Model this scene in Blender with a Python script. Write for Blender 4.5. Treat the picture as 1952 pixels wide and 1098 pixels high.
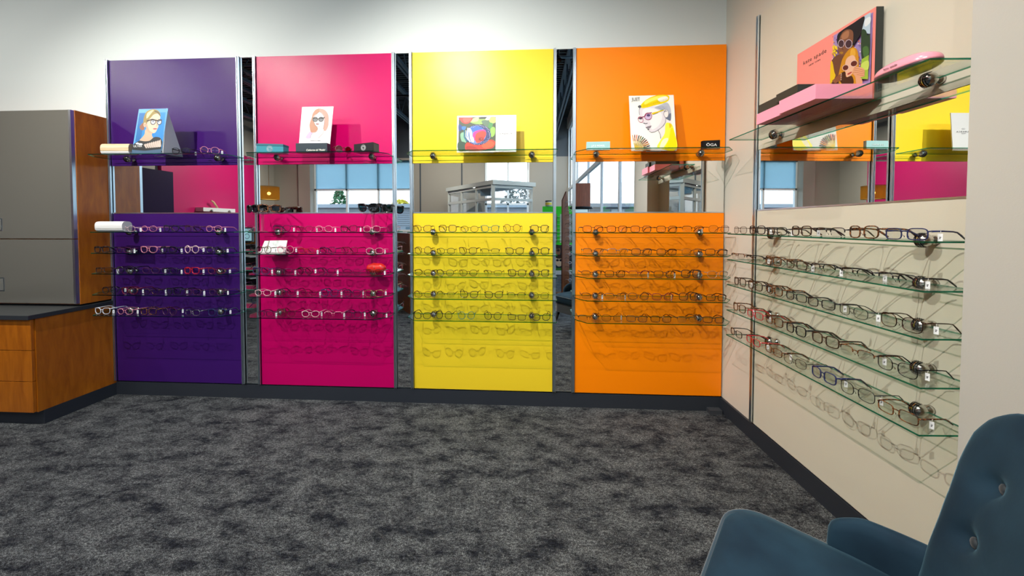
import bpy, bmesh, math, random
from mathutils import Vector, Matrix
random.seed(7)
for o in list(bpy.data.objects): bpy.data.objects.remove(o, do_unlink=True)
sc = bpy.context.scene
COL = sc.collection
PI = math.pi

# ------------------------------------------------------------------ camera
F = 653.64; CY = 445.75
pitch, roll, yaw, DCAM = -0.0253, 0.0005, -0.0528, 2.621
cp, sp, cyw, syw = math.cos(pitch), math.sin(pitch), math.cos(yaw), math.sin(yaw)
Fw = Vector((syw*cp, cyw*cp, sp)); Rt = Vector((cyw, -syw, 0)); Up = Rt.cross(Fw)
R2 = math.cos(roll)*Rt + math.sin(roll)*Up; U2 = -math.sin(roll)*Rt + math.cos(roll)*Up
cam_d = bpy.data.cameras.new('camera'); cam = bpy.data.objects.new('camera', cam_d); COL.objects.link(cam)
cam.matrix_world = Matrix(((R2.x, U2.x, -Fw.x, 0), (R2.y, U2.y, -Fw.y, -DCAM), (R2.z, U2.z, -Fw.z, 1.4), (0, 0, 0, 1)))
cam_d.sensor_fit = 'HORIZONTAL'; cam_d.sensor_width = 36; cam_d.lens = 36*F/1952
cam_d.shift_y = -(549-CY)/1952; cam_d.clip_start = 0.02; cam_d.clip_end = 300
sc.camera = cam

# ------------------------------------------------------------------ world, lights, exposure
w = bpy.data.worlds.new('sky'); sc.world = w; w.use_nodes = True
nt = w.node_tree; nt.nodes.clear()
bg = nt.nodes.new('ShaderNodeBackground'); wo = nt.nodes.new('ShaderNodeOutputWorld')
tc = nt.nodes.new('ShaderNodeTexCoord'); sx = nt.nodes.new('ShaderNodeSeparateXYZ'); cr = nt.nodes.new('ShaderNodeValToRGB')
nt.links.new(tc.outputs['Generated'], sx.inputs[0]); nt.links.new(sx.outputs['Z'], cr.inputs['Fac'])
cr.color_ramp.elements[0].position = 0.0; cr.color_ramp.elements[0].color = (0.95, 0.98, 1.0, 1)
cr.color_ramp.elements[1].position = 0.6; cr.color_ramp.elements[1].color = (0.50, 0.74, 1.0, 1)
nt.links.new(cr.outputs[0], bg.inputs['Color']); bg.inputs['Strength'].default_value = 4.5
nt.links.new(bg.outputs[0], wo.inputs['Surface'])

sc.view_settings.view_transform = 'Standard'; sc.view_settings.look = 'None'
sc.view_settings.exposure = -0.35; sc.view_settings.gamma = 1.0; sc.view_settings.use_curve_mapping = False
sc.cycles.caustics_reflective = False; sc.cycles.caustics_refractive = False
sc.cycles.max_bounces = 14; sc.cycles.transparent_max_bounces = 40; sc.cycles.glossy_bounces = 8
sc.cycles.sample_clamp_indirect = 6; sc.cycles.use_denoising = True; sc.cycles.use_adaptive_sampling = False; sc.cycles.denoising_prefilter = 'ACCURATE'

def portal(name, loc, rot, sxx, syy):
    l = bpy.data.lights.new(name, 'AREA'); l.shape = 'RECTANGLE'; l.size = sxx; l.size_y = syy
    l.cycles.is_portal = True
    o = bpy.data.objects.new(name, l); COL.objects.link(o); o.location = loc; o.rotation_euler = rot
portal('daylight_portal', (1.62, -7.0, 2.9), (0, PI/2, 0), 5.0, 9.6)      # the glazed side wall
portal('daylight_portal', (-7.25, -12.1, 2.65), (PI/2, 0, 0), 4.4, 3.0)

SPOTS = [  # ceiling track heads: location, target, watts, cone degrees
    ((-5.3, -1.75, 3.45), (-3.7, 0.0, 1.0), 175, 112),
    ((-3.15, -1.75, 3.45), (-2.5, 0.0, 0.65), 420, 116),
    ((-0.85, -1.70, 3.45), (-0.2, 0.0, 0.6), 470, 118),
    ((-0.75, -3.25, 3.45), (1.4, -0.8, 0.9), 440, 80),
    ((0.35, -1.72, 3.45), (1.3, -0.4, 1.0), 70, 85),
    ((-4.6, -3.25, 3.45), (-4.6, 0.0, 3.0), 70, 130),  # added wall washes from here, put in to brighten the upper wall
    ((-2.5, -3.25, 3.45), (-2.5, 0.0, 3.0), 110, 130),
    ((0.0, -3.25, 3.45), (0.0, 0.0, 3.0), 70, 130),
    # added spotlights that brighten the shop behind the camera
    ((-8.0, -9.2, 4.7), (-11.2, -8.9, 2.0), 800, 110),
    ((-7.0, -8.6, 4.7), (-9.5, -12.0, 2.2), 380, 120),
    ((-3.8, -8.6, 4.7), (-3.8, -12.0, 2.0), 500, 130),
    ((0.2, -8.6, 4.7), (0.4, -12.0, 2.0), 380, 120),
    ((-1.6, -6.4, 4.7), (-1.6, -9.5, 2.2), 260, 110),
    ((-4.6, -3.8, 4.7), (-6.6, -6.0, 0.6), 260, 120),
]
FILL_LINEARS = [((-4.7, -4.6, 4.1), 22), ((-.9, -4.9, 4.1), 22)]   # added pendants for fill light, out of view: place, watts
# ------------------------------------------------------------------ materials
MATS = {}
def mat(name, col, rough=0.5, metal=0.0, spec=0.5, coat=0.0, bump=None, sheen=0.0, coat_rough=0.1):
    if name in MATS: return MATS[name]
    m = bpy.data.materials.new(name); m.use_nodes = True; MATS[name] = m
    b = m.node_tree.nodes['Principled BSDF']
    b.inputs['Base Color'].default_value = (*col, 1); b.inputs['Roughness'].default_value = rough
    b.inputs['Metallic'].default_value = metal; b.inputs['Specular IOR Level'].default_value = spec
    b.inputs['Coat Weight'].default_value = coat; b.inputs['Coat Roughness'].default_value = coat_rough
    b.inputs['Sheen Weight'].default_value = sheen
    if bump:
        n = m.node_tree.nodes.new('ShaderNodeTexNoise'); n.inputs['Scale'].default_value = bump[0]; n.inputs['Detail'].default_value = 3
        t = m.node_tree.nodes.new('ShaderNodeTexCoord'); bp = m.node_tree.nodes.new('ShaderNodeBump')
        bp.inputs['Strength'].default_value = bump[1]; bp.inputs['Distance'].default_value = 0.002
        m.node_tree.links.new(t.outputs['Object'], n.inputs['Vector']); m.node_tree.links.new(n.outputs['Fac'], bp.inputs['Height'])
        m.node_tree.links.new(bp.outputs[0], b.inputs['Normal'])
    return m
def emis(name, col, s):
    if name in MATS: return MATS[name]
    m = bpy.data.materials.new(name); m.use_nodes = True; MATS[name] = m
    b = m.node_tree.nodes['Principled BSDF']; b.inputs['Base Color'].default_value = (*col, 1)
    b.inputs['Emission Color'].default_value = (*col, 1); b.inputs['Emission Strength'].default_value = s
    return m
def glassy(name, col, refl=0.08, rough=0.02, alpha=None):
    """clear sheet: transmission without bending plus a Fresnel reflection; lets lamp light through"""
    if name in MATS: return MATS[name]
    m = bpy.data.materials.new(name); m.use_nodes = True; MATS[name] = m
    n = m.node_tree; n.nodes.clear(); out = n.nodes.new('ShaderNodeOutputMaterial'); mx = n.nodes.new('ShaderNodeMixShader')
    tr = n.nodes.new('ShaderNodeBsdfTransparent'); gl = n.nodes.new('ShaderNodeBsdfGlossy'); lw = n.nodes.new('ShaderNodeLayerWeight')
    pw = n.nodes.new('ShaderNodeMath'); pw.operation = 'POWER'; pw.inputs[1].default_value = 5; fr = n.nodes.new('ShaderNodeMath'); fr.operation = 'MULTIPLY_ADD'; fr.inputs[1].default_value = .75; fr.inputs[2].default_value = .035
    lw.inputs['Blend'].default_value = 0.5; n.links.new(lw.outputs['Facing'], pw.inputs[0]); n.links.new(pw.outputs[0], fr.inputs[0])   # Schlick reflectance, same from either side
    tr.inputs['Color'].default_value = (*col, 1); gl.inputs['Roughness'].default_value = rough
    n.links.new(fr.outputs[0], mx.inputs['Fac']); n.links.new(tr.outputs[0], mx.inputs[1]); n.links.new(gl.outputs[0], mx.inputs[2])
    n.links.new(mx.outputs[0], out.inputs['Surface'])
    if alpha is not None:                       # milky tint on top (blinds, tinted plastics)
        df = n.nodes.new('ShaderNodeBsdfTranslucent'); df.inputs['Color'].default_value = (*alpha[1], 1)
        m2 = n.nodes.new('ShaderNodeMixShader'); m2.inputs['Fac'].default_value = alpha[0]
        n.links.new(mx.outputs[0], m2.inputs[1]); n.links.new(df.outputs[0], m2.inputs[2]); n.links.new(m2.outputs[0], out.inputs['Surface'])
    return m
def wood(name, c1, c2, scale=3.0, rough=0.35, axis='Z', coat=0.3):
    if name in MATS: return MATS[name]
    m = mat(name, c1, rough, coat=coat); n = m.node_tree; b = n.nodes['Principled BSDF']
    tc = n.nodes.new('ShaderNodeTexCoord'); mp = n.nodes.new('ShaderNodeMapping'); nz = n.nodes.new('ShaderNodeTexNoise'); r = n.nodes.new('ShaderNodeValToRGB')
    mp.inputs['Scale'].default_value = (9, 9, 1.3) if axis == 'Z' else (1.3, 9, 9)
    nz.inputs['Scale'].default_value = scale; nz.inputs['Detail'].default_value = 7; nz.inputs['Roughness'].default_value = 0.62; nz.inputs['Distortion'].default_value = 0.5
    r.color_ramp.elements[0].position = 0.3; r.color_ramp.elements[0].color = (*c2, 1)
    r.color_ramp.elements[1].position = 0.72; r.color_ramp.elements[1].color = (*c1, 1)
    n.links.new(tc.outputs['Object'], mp.inputs[0]); n.links.new(mp.outputs[0], nz.inputs['Vector']); n.links.new(nz.outputs['Fac'], r.inputs[0]); n.links.new(r.outputs[0], b.inputs['Base Color'])
    return m
def carpet():
    m = mat('carpet', (0.05, 0.05, 0.05), 0.95, spec=0.15); n = m.node_tree; b = n.nodes['Principled BSDF']; L = n.links.new
    tc = n.nodes.new('ShaderNodeTexCoord'); mp = n.nodes.new('ShaderNodeMapping'); mp.inputs['Scale'].default_value = (1.0, 1.9, 1)
    L(tc.outputs['Object'], mp.inputs[0])
    n1 = n.nodes.new('ShaderNodeTexNoise'); n1.inputs['Scale'].default_value = 5.5; n1.inputs['Detail'].default_value = 12; n1.inputs['Roughness'].default_value = 0.80; n1.inputs['Distortion'].default_value = 0.2
    L(mp.outputs[0], n1.inputs['Vector'])
    r1 = n.nodes.new('ShaderNodeValToRGB'); e = r1.color_ramp.elements
    e[0].position = 0.40; e[0].color = (0.011, 0.013, 0.019, 1); e[1].position = 0.57; e[1].color = (0.108, 0.116, 0.120, 1)
    L(n1.outputs['Fac'], r1.inputs[0])
    # loop pile: tiny light flecks
    v = n.nodes.new('ShaderNodeTexVoronoi'); v.inputs['Scale'].default_value = 210; L(mp.outputs[0], v.inputs['Vector'])
    r2 = n.nodes.new('ShaderNodeValToRGB'); e = r2.color_ramp.elements
    e[0].position = 0.08; e[0].color = (2.3, 2.3, 2.25, 1); e[1].position = 0.62; e[1].color = (0.42, 0.42, 0.44, 1)
    L(v.outputs['Distance'], r2.inputs[0])
    n3 = n.nodes.new('ShaderNodeTexNoise'); n3.inputs['Scale'].default_value = 60; n3.inputs['Detail'].default_value = 4; L(mp.outputs[0], n3.inputs['Vector'])
    r3 = n.nodes.new('ShaderNodeValToRGB'); e = r3.color_ramp.elements; e[0].position = 0.33; e[0].color = (0.45, 0.45, 0.47, 1); e[1].position = 0.66; e[1].color = (1.5, 1.5, 1.48, 1)
    L(n3.outputs['Fac'], r3.inputs[0])
    a = n.nodes.new('ShaderNodeMixRGB'); a.blend_type = 'MULTIPLY'; a.inputs[0].default_value = 1; L(r1.outputs[0], a.inputs[1]); L(r2.outputs[0], a.inputs[2])
    c = n.nodes.new('ShaderNodeMixRGB'); c.blend_type = 'MULTIPLY'; c.inputs[0].default_value = 1; L(a.outputs[0], c.inputs[1]); L(r3.outputs[0], c.inputs[2])
    L(c.outputs[0], b.inputs['Base Color'])
    bp = n.nodes.new('ShaderNodeBump'); bp.inputs['Strength'].default_value = 0.7; bp.inputs['Distance'].default_value = 0.004; L(v.outputs['Distance'], bp.inputs['Height']); bp.invert = True
    L(bp.outputs[0], b.inputs['Normal'])
    return m
def velvet():
    m = mat('blue_velvet', (0.010, 0.020, 0.030), 0.8, spec=0.15, sheen=1.0, bump=(90, 0.12)); n = m.node_tree; b = n.nodes['Principled BSDF']
    b.inputs['Sheen Tint'].default_value = (0.35, 0.70, 0.90, 1); b.inputs['Sheen Roughness'].default_value = 0.35; b.inputs['Sheen Weight'].default_value = .22
    nz = n.nodes.new('ShaderNodeTexNoise'); nz.inputs['Scale'].default_value = 6; nz.inputs['Detail'].default_value = 5
    r = n.nodes.new('ShaderNodeValToRGB'); e = r.color_ramp.elements; e[0].position = .35; e[0].color = (0.009, 0.024, 0.042, 1); e[1].position = .7; e[1].color = (0.016, 0.044, 0.072, 1)
    tc = n.nodes.new('ShaderNodeTexCoord'); n.links.new(tc.outputs['Object'], nz.inputs['Vector']); n.links.new(nz.outputs['Fac'], r.inputs[0]); n.links.new(r.outputs[0], b.inputs['Base Color'])
    return m
def inked():
    m = mat('printed_ink', (1, 1, 1), 0.4, spec=0.3); n = m.node_tree; a = n.nodes.new('ShaderNodeAttribute'); a.attribute_name = 'Col'
    n.links.new(a.outputs['Color'], n.nodes['Principled BSDF'].inputs['Base Color']); return m

M_purple = mat('purple_laminate', (0.036, 0.006, 0.108), 0.30, bump=(500, 0.25), spec=0.22)
M_magenta = mat('magenta_laminate', (0.46, 0.0, 0.095), 0.30, bump=(500, 0.25), spec=0.22)
M_yellow = mat('yellow_laminate', (0.76, 0.545, 0.020), 0.32, bump=(500, 0.2), spec=0.3)
M_orange = mat('orange_laminate', (0.88, 0.215, 0.0), 0.34, bump=(500, 0.2), spec=0.28)
M_cream = mat('cream_laminate', (0.60, 0.57, 0.47), 0.45, bump=(300, 0.1))
M_wallpale = mat('pale_grey_paint', (0.55, 0.60, 0.59), 0.6, bump=(220, 0.12))
M_wallcream = mat('cream_paint', (0.60, 0.57, 0.49), 0.6, bump=(220, 0.12))
M_pil = mat('light_grey_paint', (0.50, 0.49, 0.45), 0.55, bump=(220, 0.12))
M_taupe = mat('taupe_paint', (0.36, 0.33, 0.28), 0.6)
M_darkband = mat('slate_paint', (0.06, 0.075, 0.09), 0.6)
M_alu = mat('brushed_aluminium', (0.62, 0.68, 0.72), 0.28, 1.0)
M_chrome = mat('brushed_nickel', (0.55, 0.52, 0.48), 0.16, 1.0)
M_mirror = mat('mirror_glass', (0.90, 0.92, 0.90), 0.0, 1.0)
M_base = mat('charcoal_vinyl', (0.018, 0.022, 0.030), 0.5)
M_black = mat('black_plastic', (0.006, 0.006, 0.008), 0.35, spec=0.2)
M_deck = mat('dark_steel_deck', (0.012, 0.017, 0.026), 0.6)
M_truss = mat('blue_grey_steel', (0.10, 0.15, 0.20), 0.5)
M_white = mat('white_card', (0.70, 0.70, 0.69), 0.45)
M_wood = wood('cherry_veneer', (0.46, 0.135, 0.006), (0.27, 0.066, 0.002), coat=.12)
M_wood2 = wood('walnut_veneer', (0.22, 0.07, 0.02), (0.11, 0.03, 0.01))
M_counter = mat('slate_laminate', (0.045, 0.050, 0.052), 0.35)
M_counteredge = mat('slate_edge', (0.018, 0.022, 0.028), 0.5)
M_door = mat('grey_gloss_lacquer', (0.115, 0.110, 0.096), 0.14, coat=0.6, coat_rough=0.03)
M_shelf = glassy('shelf_glass', (0.955, 0.985, 0.965))
M_edge = glassy('green_glass_edge', (0.05, 0.42, 0.28), alpha=(0.5, (0.03, 0.30, 0.20)))
M_lens = glassy('demo_lens', (0.82, 0.83, 0.82))
M_acryl = glassy('clear_acrylic', (0.93, 0.95, 0.95), alpha=(0.12, (0.8, 0.85, 0.9)))
M_winglass = glassy('window_glass', (0.96, 0.98, 1.0))
M_carpet = carpet(); M_velvet = velvet(); M_ink = inked()

# ------------------------------------------------------------------ mesh builder
class MB:
    def __init__(s): s.v = []; s.f = []; s.mi = []; s.c = []; s.smooth = []
    def add(s, vs, fs, mi=0, col=None, sm=False):
        n = len(s.v); s.v += [tuple(p) for p in vs]
        for f in fs: s.f.append(tuple(i+n for i in f)); s.mi.append(mi); s.c.append(col); s.smooth.append(sm)
    def box(s, x0, x1, y0, y1, z0, z1, mi=0, M=None):
        x0, x1 = min(x0, x1), max(x0, x1); y0, y1 = min(y0, y1), max(y0, y1); z0, z1 = min(z0, z1), max(z0, z1)
        vs = [Vector(p) for p in ((x0,y0,z0),(x1,y0,z0),(x1,y1,z0),(x0,y1,z0),(x0,y0,z1),(x1,y0,z1),(x1,y1,z1),(x0,y1,z1))]
        if M: vs = [M @ p for p in vs]
        s.add(vs, [(0,3,2,1),(4,5,6,7),(0,1,5,4),(1,2,6,5),(2,3,7,6),(3,0,4,7)], mi); return s
    def prism(s, poly, z0, z1, mi=0, mi_side=None, M=None, sm=False):
        n = len(poly); vs = [Vector((x, y, z0)) for x, y in poly] + [Vector((x, y, z1)) for x, y in poly]
        if M: vs = [M @ p for p in vs]
        s.add(vs, [tuple(range(n-1, -1, -1)), tuple(range(n, 2*n))], mi)
        s.add(vs, [(i, (i+1) % n, n+(i+1) % n, n+i) for i in range(n)], mi if mi_side is None else mi_side, sm=sm); return s
    def tube(s, path, rx, rz=None, seg=6, closed=False, mi=0, up=Vector((0, 0, 1)), caps=True):
        P = [Vector(p) for p in path]; n = len(P); rings = []
        for i in range(n):
            if closed: d = P[(i+1) % n]-P[i-1]
            else: d = P[min(i+1, n-1)]-P[max(i-1, 0)]
            d.normalize(); a = d.cross(up)
            if a.length < 1e-4: a = d.cross(Vector((0, 1, 0)))
            if a.length < 1e-4: a = d.cross(Vector((1, 0, 0)))
            a.normalize(); b = a.cross(d)
            r1 = rx[i] if isinstance(rx, (list, tuple)) else rx; r2 = (rz[i] if isinstance(rz, (list, tuple)) else rz) if rz is not None else r1
            rings.append([P[i]+a*r1*math.cos(2*PI*k/seg)+b*r2*math.sin(2*PI*k/seg) for k in range(seg)])
        vs = [p for r in rings for p in r]; fs = []
        for i in range(n if closed else n-1):
            j = (i+1) % n
            for k in range(seg): fs.append((i*seg+k, i*seg+(k+1) % seg, j*seg+(k+1) % seg, j*seg+k))
        if not closed and caps: fs += [tuple(range(seg-1, -1, -1)), tuple((n-1)*seg+k for k in range(seg))]
        s.add(vs, fs, mi, sm=True); return s
    def lathe(s, prof, c=(0, 0, 0), axis='z', seg=24, mi=0):
        vs = []
        for r, h in prof:
            for k in range(seg):
                a, b = r*math.cos(2*PI*k/seg), r*math.sin(2*PI*k/seg)
                vs.append((c[0]+a, c[1]+b, c[2]+h) if axis == 'z' else (c[0]+a, c[1]-h, c[2]+b) if axis == 'y' else (c[0]+h, c[1]+a, c[2]+b))
        fs = [(i*seg+k, i*seg+(k+1) % seg, (i+1)*seg+(k+1) % seg, (i+1)*seg+k) for i in range(len(prof)-1) for k in range(seg)]
        s.add(vs, fs, mi, sm=True); return s
    def sphere(s, c, r, mi=0, seg=20, sc3=(1, 1, 1)):
        n = seg//2; prof = [(r*math.sin(PI*i/n)+1e-5, -r*math.cos(PI*i/n)) for i in range(n+1)]; vs = []
        for a, h in prof:
            for k in range(seg): vs.append((c[0]+sc3[0]*a*math.cos(2*PI*k/seg), c[1]+sc3[1]*a*math.sin(2*PI*k/seg), c[2]+sc3[2]*h))
        s.add(vs, [(i*seg+k, i*seg+(k+1) % seg, (i+1)*seg+(k+1) % seg, (i+1)*seg+k) for i in range(n) for k in range(seg)], mi, sm=True); return s
    def mesh(s, name, mats):
        me = bpy.data.meshes.new(name); me.from_pydata(s.v, [], s.f); me.update()
        for m in (mats if isinstance(mats, (list, tuple)) else [mats]): me.materials.append(m)
        me.polygons.foreach_set('material_index', s.mi); me.polygons.foreach_set('use_smooth', s.smooth)
        if any(c is not None for c in s.c):
            at = me.color_attributes.new('Col', 'FLOAT_COLOR', 'CORNER'); k = 0
            for p, c in zip(me.polygons, s.c):
                c = c or (1, 1, 1)
                for li in p.loop_indices: at.data[li].color = (*c, 1)
        bm = bmesh.new(); bm.from_mesh(me); bmesh.ops.recalc_face_normals(bm, faces=bm.faces) if not any(c is not None for c in s.c) else None
        bm.to_mesh(me); bm.free()
        return me
    def build(s, name, mats, parent=None, bevel=0, M=None):
        o = bpy.data.objects.new(name, s.mesh(name, mats)); COL.objects.link(o)
        if parent is not None: o.parent = parent
        if M is not None: o.matrix_local = M
        if bevel:
            b = o.modifiers.new('bevel', 'BEVEL'); b.width = bevel; b.segments = 2; b.limit_method = 'ANGLE'
        return o
def tag(o, label, cat, group=None, kind=None):
    if label: o['label'] = label
    if cat: o['category'] = cat
    if group: o['group'] = group
    if kind: o['kind'] = kind
    return o
def struct(o): o['kind'] = 'structure'; return o
def thing(name, label, cat, M=None, group=None):
    o = bpy.data.objects.new(name, None); COL.objects.link(o); o.empty_display_size = 0.05
    if M is not None: o.matrix_world = M
    return tag(o, label, cat, group)
T = Matrix.Translation
def RZ(a): return Matrix.Rotation(a, 4, 'Z')
def RX(a): return Matrix.Rotation(a, 4, 'X')
XC = 1.434; AR = 0.0362
WB = Matrix.Identity(4)                              # back wall frame: x along, -y into the room
WR = T((XC, 0, 0)) @ RZ(AR-PI/2)                     # right wall frame: x = distance from the corner
WALL = {'B': WB, 'R': WR}
FONT = {}
def text_mesh(txt, size, shear=0.0, sp=1.0):
    c = bpy.data.curves.new('t', 'FONT'); c.body = txt; c.size = size; c.align_x = 'CENTER'; c.align_y = 'CENTER'; c.shear = shear; c.space_character = sp; c.extrude = 0.0003; c.resolution_u = 3
    o = bpy.data.objects.new('t', c); COL.objects.link(o); bpy.context.view_layer.update()
    dg = bpy.context.evaluated_depsgraph_get(); me = bpy.data.meshes.new_from_object(o.evaluated_get(dg)); bpy.data.objects.remove(o, do_unlink=True)
    return me
def lettering(txt, size, m, parent, x, y, z, shear=0, sp=1.0, sx=1.0, tilt=0.0, name='lettering'):
    me = text_mesh(txt, size, shear, sp); me.materials.clear(); me.materials.append(m)
    o = bpy.data.objects.new(name, me); COL.objects.link(o); o.parent = parent
    o.matrix_local = T((x, y, z)) @ RX(PI/2-tilt) @ Matrix.Diagonal((sx, 1, 1, 1)); return o

# ------------------------------------------------------------------ setting
ZT, ZM1, ZM2, ZB = 2.723, 1.878, 1.496, 0.118
CEIL = 5.9; XL = -11.3; YF = -12.0; XW = 1.56
struct(MB().box(XL-.2, 1.72, YF-.2, .3, -.05, 0).build('floor', M_carpet))
struct(MB().box(XL-.2, 1.72, YF-.2, .3, CEIL, CEIL+.1).build('ceiling', M_deck))
struct(MB().box(XL-.2, XC+.3, .03, .2, 0, CEIL).build('wall_back', M_wallpale))
struct(MB().box(-.2, 1.50, .012, .2, 0, CEIL).build('wall_right', M_wallcream, M=WR))
# pilaster closing the display niche, and the short wall beside it
struct(MB().box(1.465, 2.05, -.12, .2, 0, CEIL).build('wall_right', M_pil, M=WR))
struct(MB().box(-.02, 1.465, -.004, .02, 0, .107).build('baseboard_right', M_base, M=WR))
struct(MB().box(1.455, 2.06, -.128, -.12, 0, .107).build('baseboard_right', M_base, M=WR))
struct(MB().box(-3.41, XC+.01, .004, .04, 0, .107).build('baseboard_back', M_base))
# small shoe block in the corner
struct(MB().box(1.33, 1.42, -.045, .01, 0, .03).build('trim_1', mat('grey_vinyl', (.035, .038, .045), .5)))
# left wall: taupe with a magenta painted length
struct(MB().box(XL-.2, XL, YF, .1, 0, CEIL).build('wall_left', M_taupe))
M_magwall = mat('magenta_paint', (0.46, 0.0, 0.10), 0.45)
struct(MB().box(XL, XL+.12, -10.75, -7.25, 0, 4.1).build('wall_left', M_magwall))
M_purpdark = mat('dark_purple_paint', (0.012, 0.003, 0.035), 0.6, spec=.2)
tag(MB().box(XL+.02, XL+.5, -7.24, -6.0, 0, 3.0).build('partition', M_purpdark), 'dark purple partition beside the magenta wall, seen in the mirror', 'partition')
# far wall with window and entrance glazing
def wall_far():
    b = MB(); y0, y1 = YF-.2, YF
    def seg(x0, x1, z0, z1): b.box(x0, x1, y0, y1, z0, z1)
    seg(XL-.2, -9.5, 0, 4.3); seg(-9.5, -5.05, 0, 1.12); seg(-9.5, -5.05, 4.2, 4.3); seg(-5.05, -1.95, 0, 4.3); seg(-1.95, -.05, 4.2, 4.3); seg(-.05, 1.72, 0, 4.3)
    b.box(XL-.2, 1.72, y0, y1, 4.3, CEIL, 1)
    for x in (-4.74, -2.93): b.box(x-.03, x+.03, YF-.01, YF+.012, 0, 4.3, 1)
    b.box(-10.02, -9.5, YF, YF+.25, 0, 4.3)
    return struct(b.build('wall_far', [M_taupe, M_darkband]))
wall_far()
M_frame = mat('pale_aluminium_frame', (0.84, 0.88, 0.90), 0.4, 0.0)
M_blind = glassy('roller_blind', (0.40, 0.50, 0.54), alpha=(0.5, (0.55, 0.70, 0.76)))
def glazed(name, x0, x1, z0, z1, cols, rows, y, blind=None):
    t = struct(bpy.data.objects.new(name, None)); COL.objects.link(t)
    b = MB(); r = .04
    b.box(x0, x1, y-.05, y+.05, z0, z0+.08).box(x0, x1, y-.05, y+.05, z1-.08, z1)
    for c in cols: b.box(c-r, c+r, y-.05, y+.05, z0, z1)
    for z in rows: b.box(x0, x1, y-.05, y+.05, z-r, z+r)
    b.build('window_frame', M_frame, t)
    MB().box(x0, x1, y-.006, y+.006, z0, z1).build('pane', M_winglass, t)
    if blind: MB().box(x0+.1, x1-.1, y+.08, y+.085, blind, z1).build('roller_blind', M_blind, t)
    return t
glazed('window_1', -9.5, -5.05, 1.12, 4.2, [-9.46, -8.04, -6.62, -5.1], [2.95], YF-.1, 2.98)
glazed('window_2', -1.95, -.05, 0, 4.2, [-1.9, -.95, -.1], [2.3], YF-.1)
# glazed side wall behind the camera
t = struct(bpy.data.objects.new('window_3', None)); COL.objects.link(t)
b = MB()
for k, y in enumerate([-2.2, -3.7, -5.3, -7.1, -9.4, -11.95]): b.box(XW+.04, XW+.09, y-.03, y+.03, .4, 5.4)
for z in (.4, 2.9, 5.4): b.box(XW+.03, XW+.10, -12, -2.1, z-.05, z+.05)
b.build('window_frame', M_frame, t); MB().box(XW+.06, XW+.07, -12, -2.1, .4, 5.4).build('pane', M_winglass, t)
struct(MB().box(XW-.02, XW+.16, -12, -2.05, 0, .36).build('wall_right', M_pil))
struct(MB().box(XW-.02, XW+.16, -12, -2.05, 5.45, CEIL).build('wall_right', M_pil))
# roof joists
for k, x in enumerate([-9.3, -8.2, -7.1, -5.9, -4.2, -2.9, -1.6, -.3, 1.0]):
    t = thing('roof_joist', 'open-web steel roof joist of the dark ceiling, seen in the mirror strips', 'joist', T((x, 0, 0)), 'steel roof joists')
    MB().box(-.07, -.02, -11.8, -.2, 4.95, 5.03).box(.02, .07, -11.8, -.2, 4.95, 5.03).build('bottom_chord', M_truss, t)
    MB().box(-.07, .07, -11.8, -.2, 5.78, 5.86).build('top_chord', M_truss, t)
    wb = MB(); y = -.4; up = False
    while y > -11.4:
        wb.tube([(0, y, 5.0 if not up else 5.8), (0, y-.5, 5.8 if not up else 5.0)], .015, seg=5); y -= .5; up = not up
    wb.build('web', M_truss, t)
dk = MB()
for k in range(80): dk.box(XL, XW, -.15-k*.148, -.15-k*.148-.05, CEIL-.05, CEIL-.001)
struct(dk.build('trim_2', mat('deck_rib', (.05, .062, .075), .5)))
tag(MB().tube([(XL+.1, -5.6, 5.35), (XW-.05, -5.6, 5.35)], .03, seg=8).build('ceiling_pipe', M_truss), 'grey pipe running under the dark roof deck', 'pipe')

# ------------------------------------------------------------------ ceiling track and its spotlights
def track(x0, x1, y):
    t = thing('light_track', 'black ceiling light track hung at the display wall' if y > -2 else 'black ceiling light track hung behind the camera', 'track', T((0, y, 3.62)))
    MB().box(x0, x1, -.018, .018, 0, .03).build('rail', M_black, t)
    for x in (x0+.2, (x0+x1)/2, x1-.2): MB().tube([(x, 0, .03), (x, 0, CEIL-3.62)], .004, seg=5).build('rod', M_black, t)
track(-5.8, .9, -1.72); track(-5.0, .4, -3.25)
ORD = ['first', 'second', 'third', 'fourth', 'fifth', 'sixth', 'seventh', 'eighth']
for i, (loc, tgt, wat, cone) in enumerate(SPOTS):  # later heads are added: upper-wall washes, then fill for the shop
    d = (Vector(tgt)-Vector(loc)).normalized(); q = d.to_track_quat('-Z', 'Y').to_matrix().to_4x4()
    t = thing('track_spotlight', 'black track spotlight, %s of eight on the ceiling tracks, last few added for fill' % ORD[i] if i < 8 else 'added black fill spotlight hung from the joists deep in the shop', 'spotlight', T(loc), 'track spotlights' if i < 8 else 'added shop spotlights')
    MB().lathe([(.001, .10), (.035, .10), (.042, .03), (.042, -.0), (.038, -.0), (.036, .03), (.001, .04)]).build('head', M_black, t, M=q)
    MB().tube([(0, 0, .06), (0, 0, .17)], .008, seg=6).build('stem', M_black, t)
    l = bpy.data.lights.new('lamp', 'SPOT'); l.energy = wat; l.spot_size = math.radians(cone); l.spot_blend = 1.0; l.shadow_soft_size = 0.008; l.color = (1.0, 0.95, 0.87)
    lo = bpy.data.objects.new('lamp', l); COL.objects.link(lo); lo.parent = t; lo.matrix_local = T(d*.012) @ q

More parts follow.
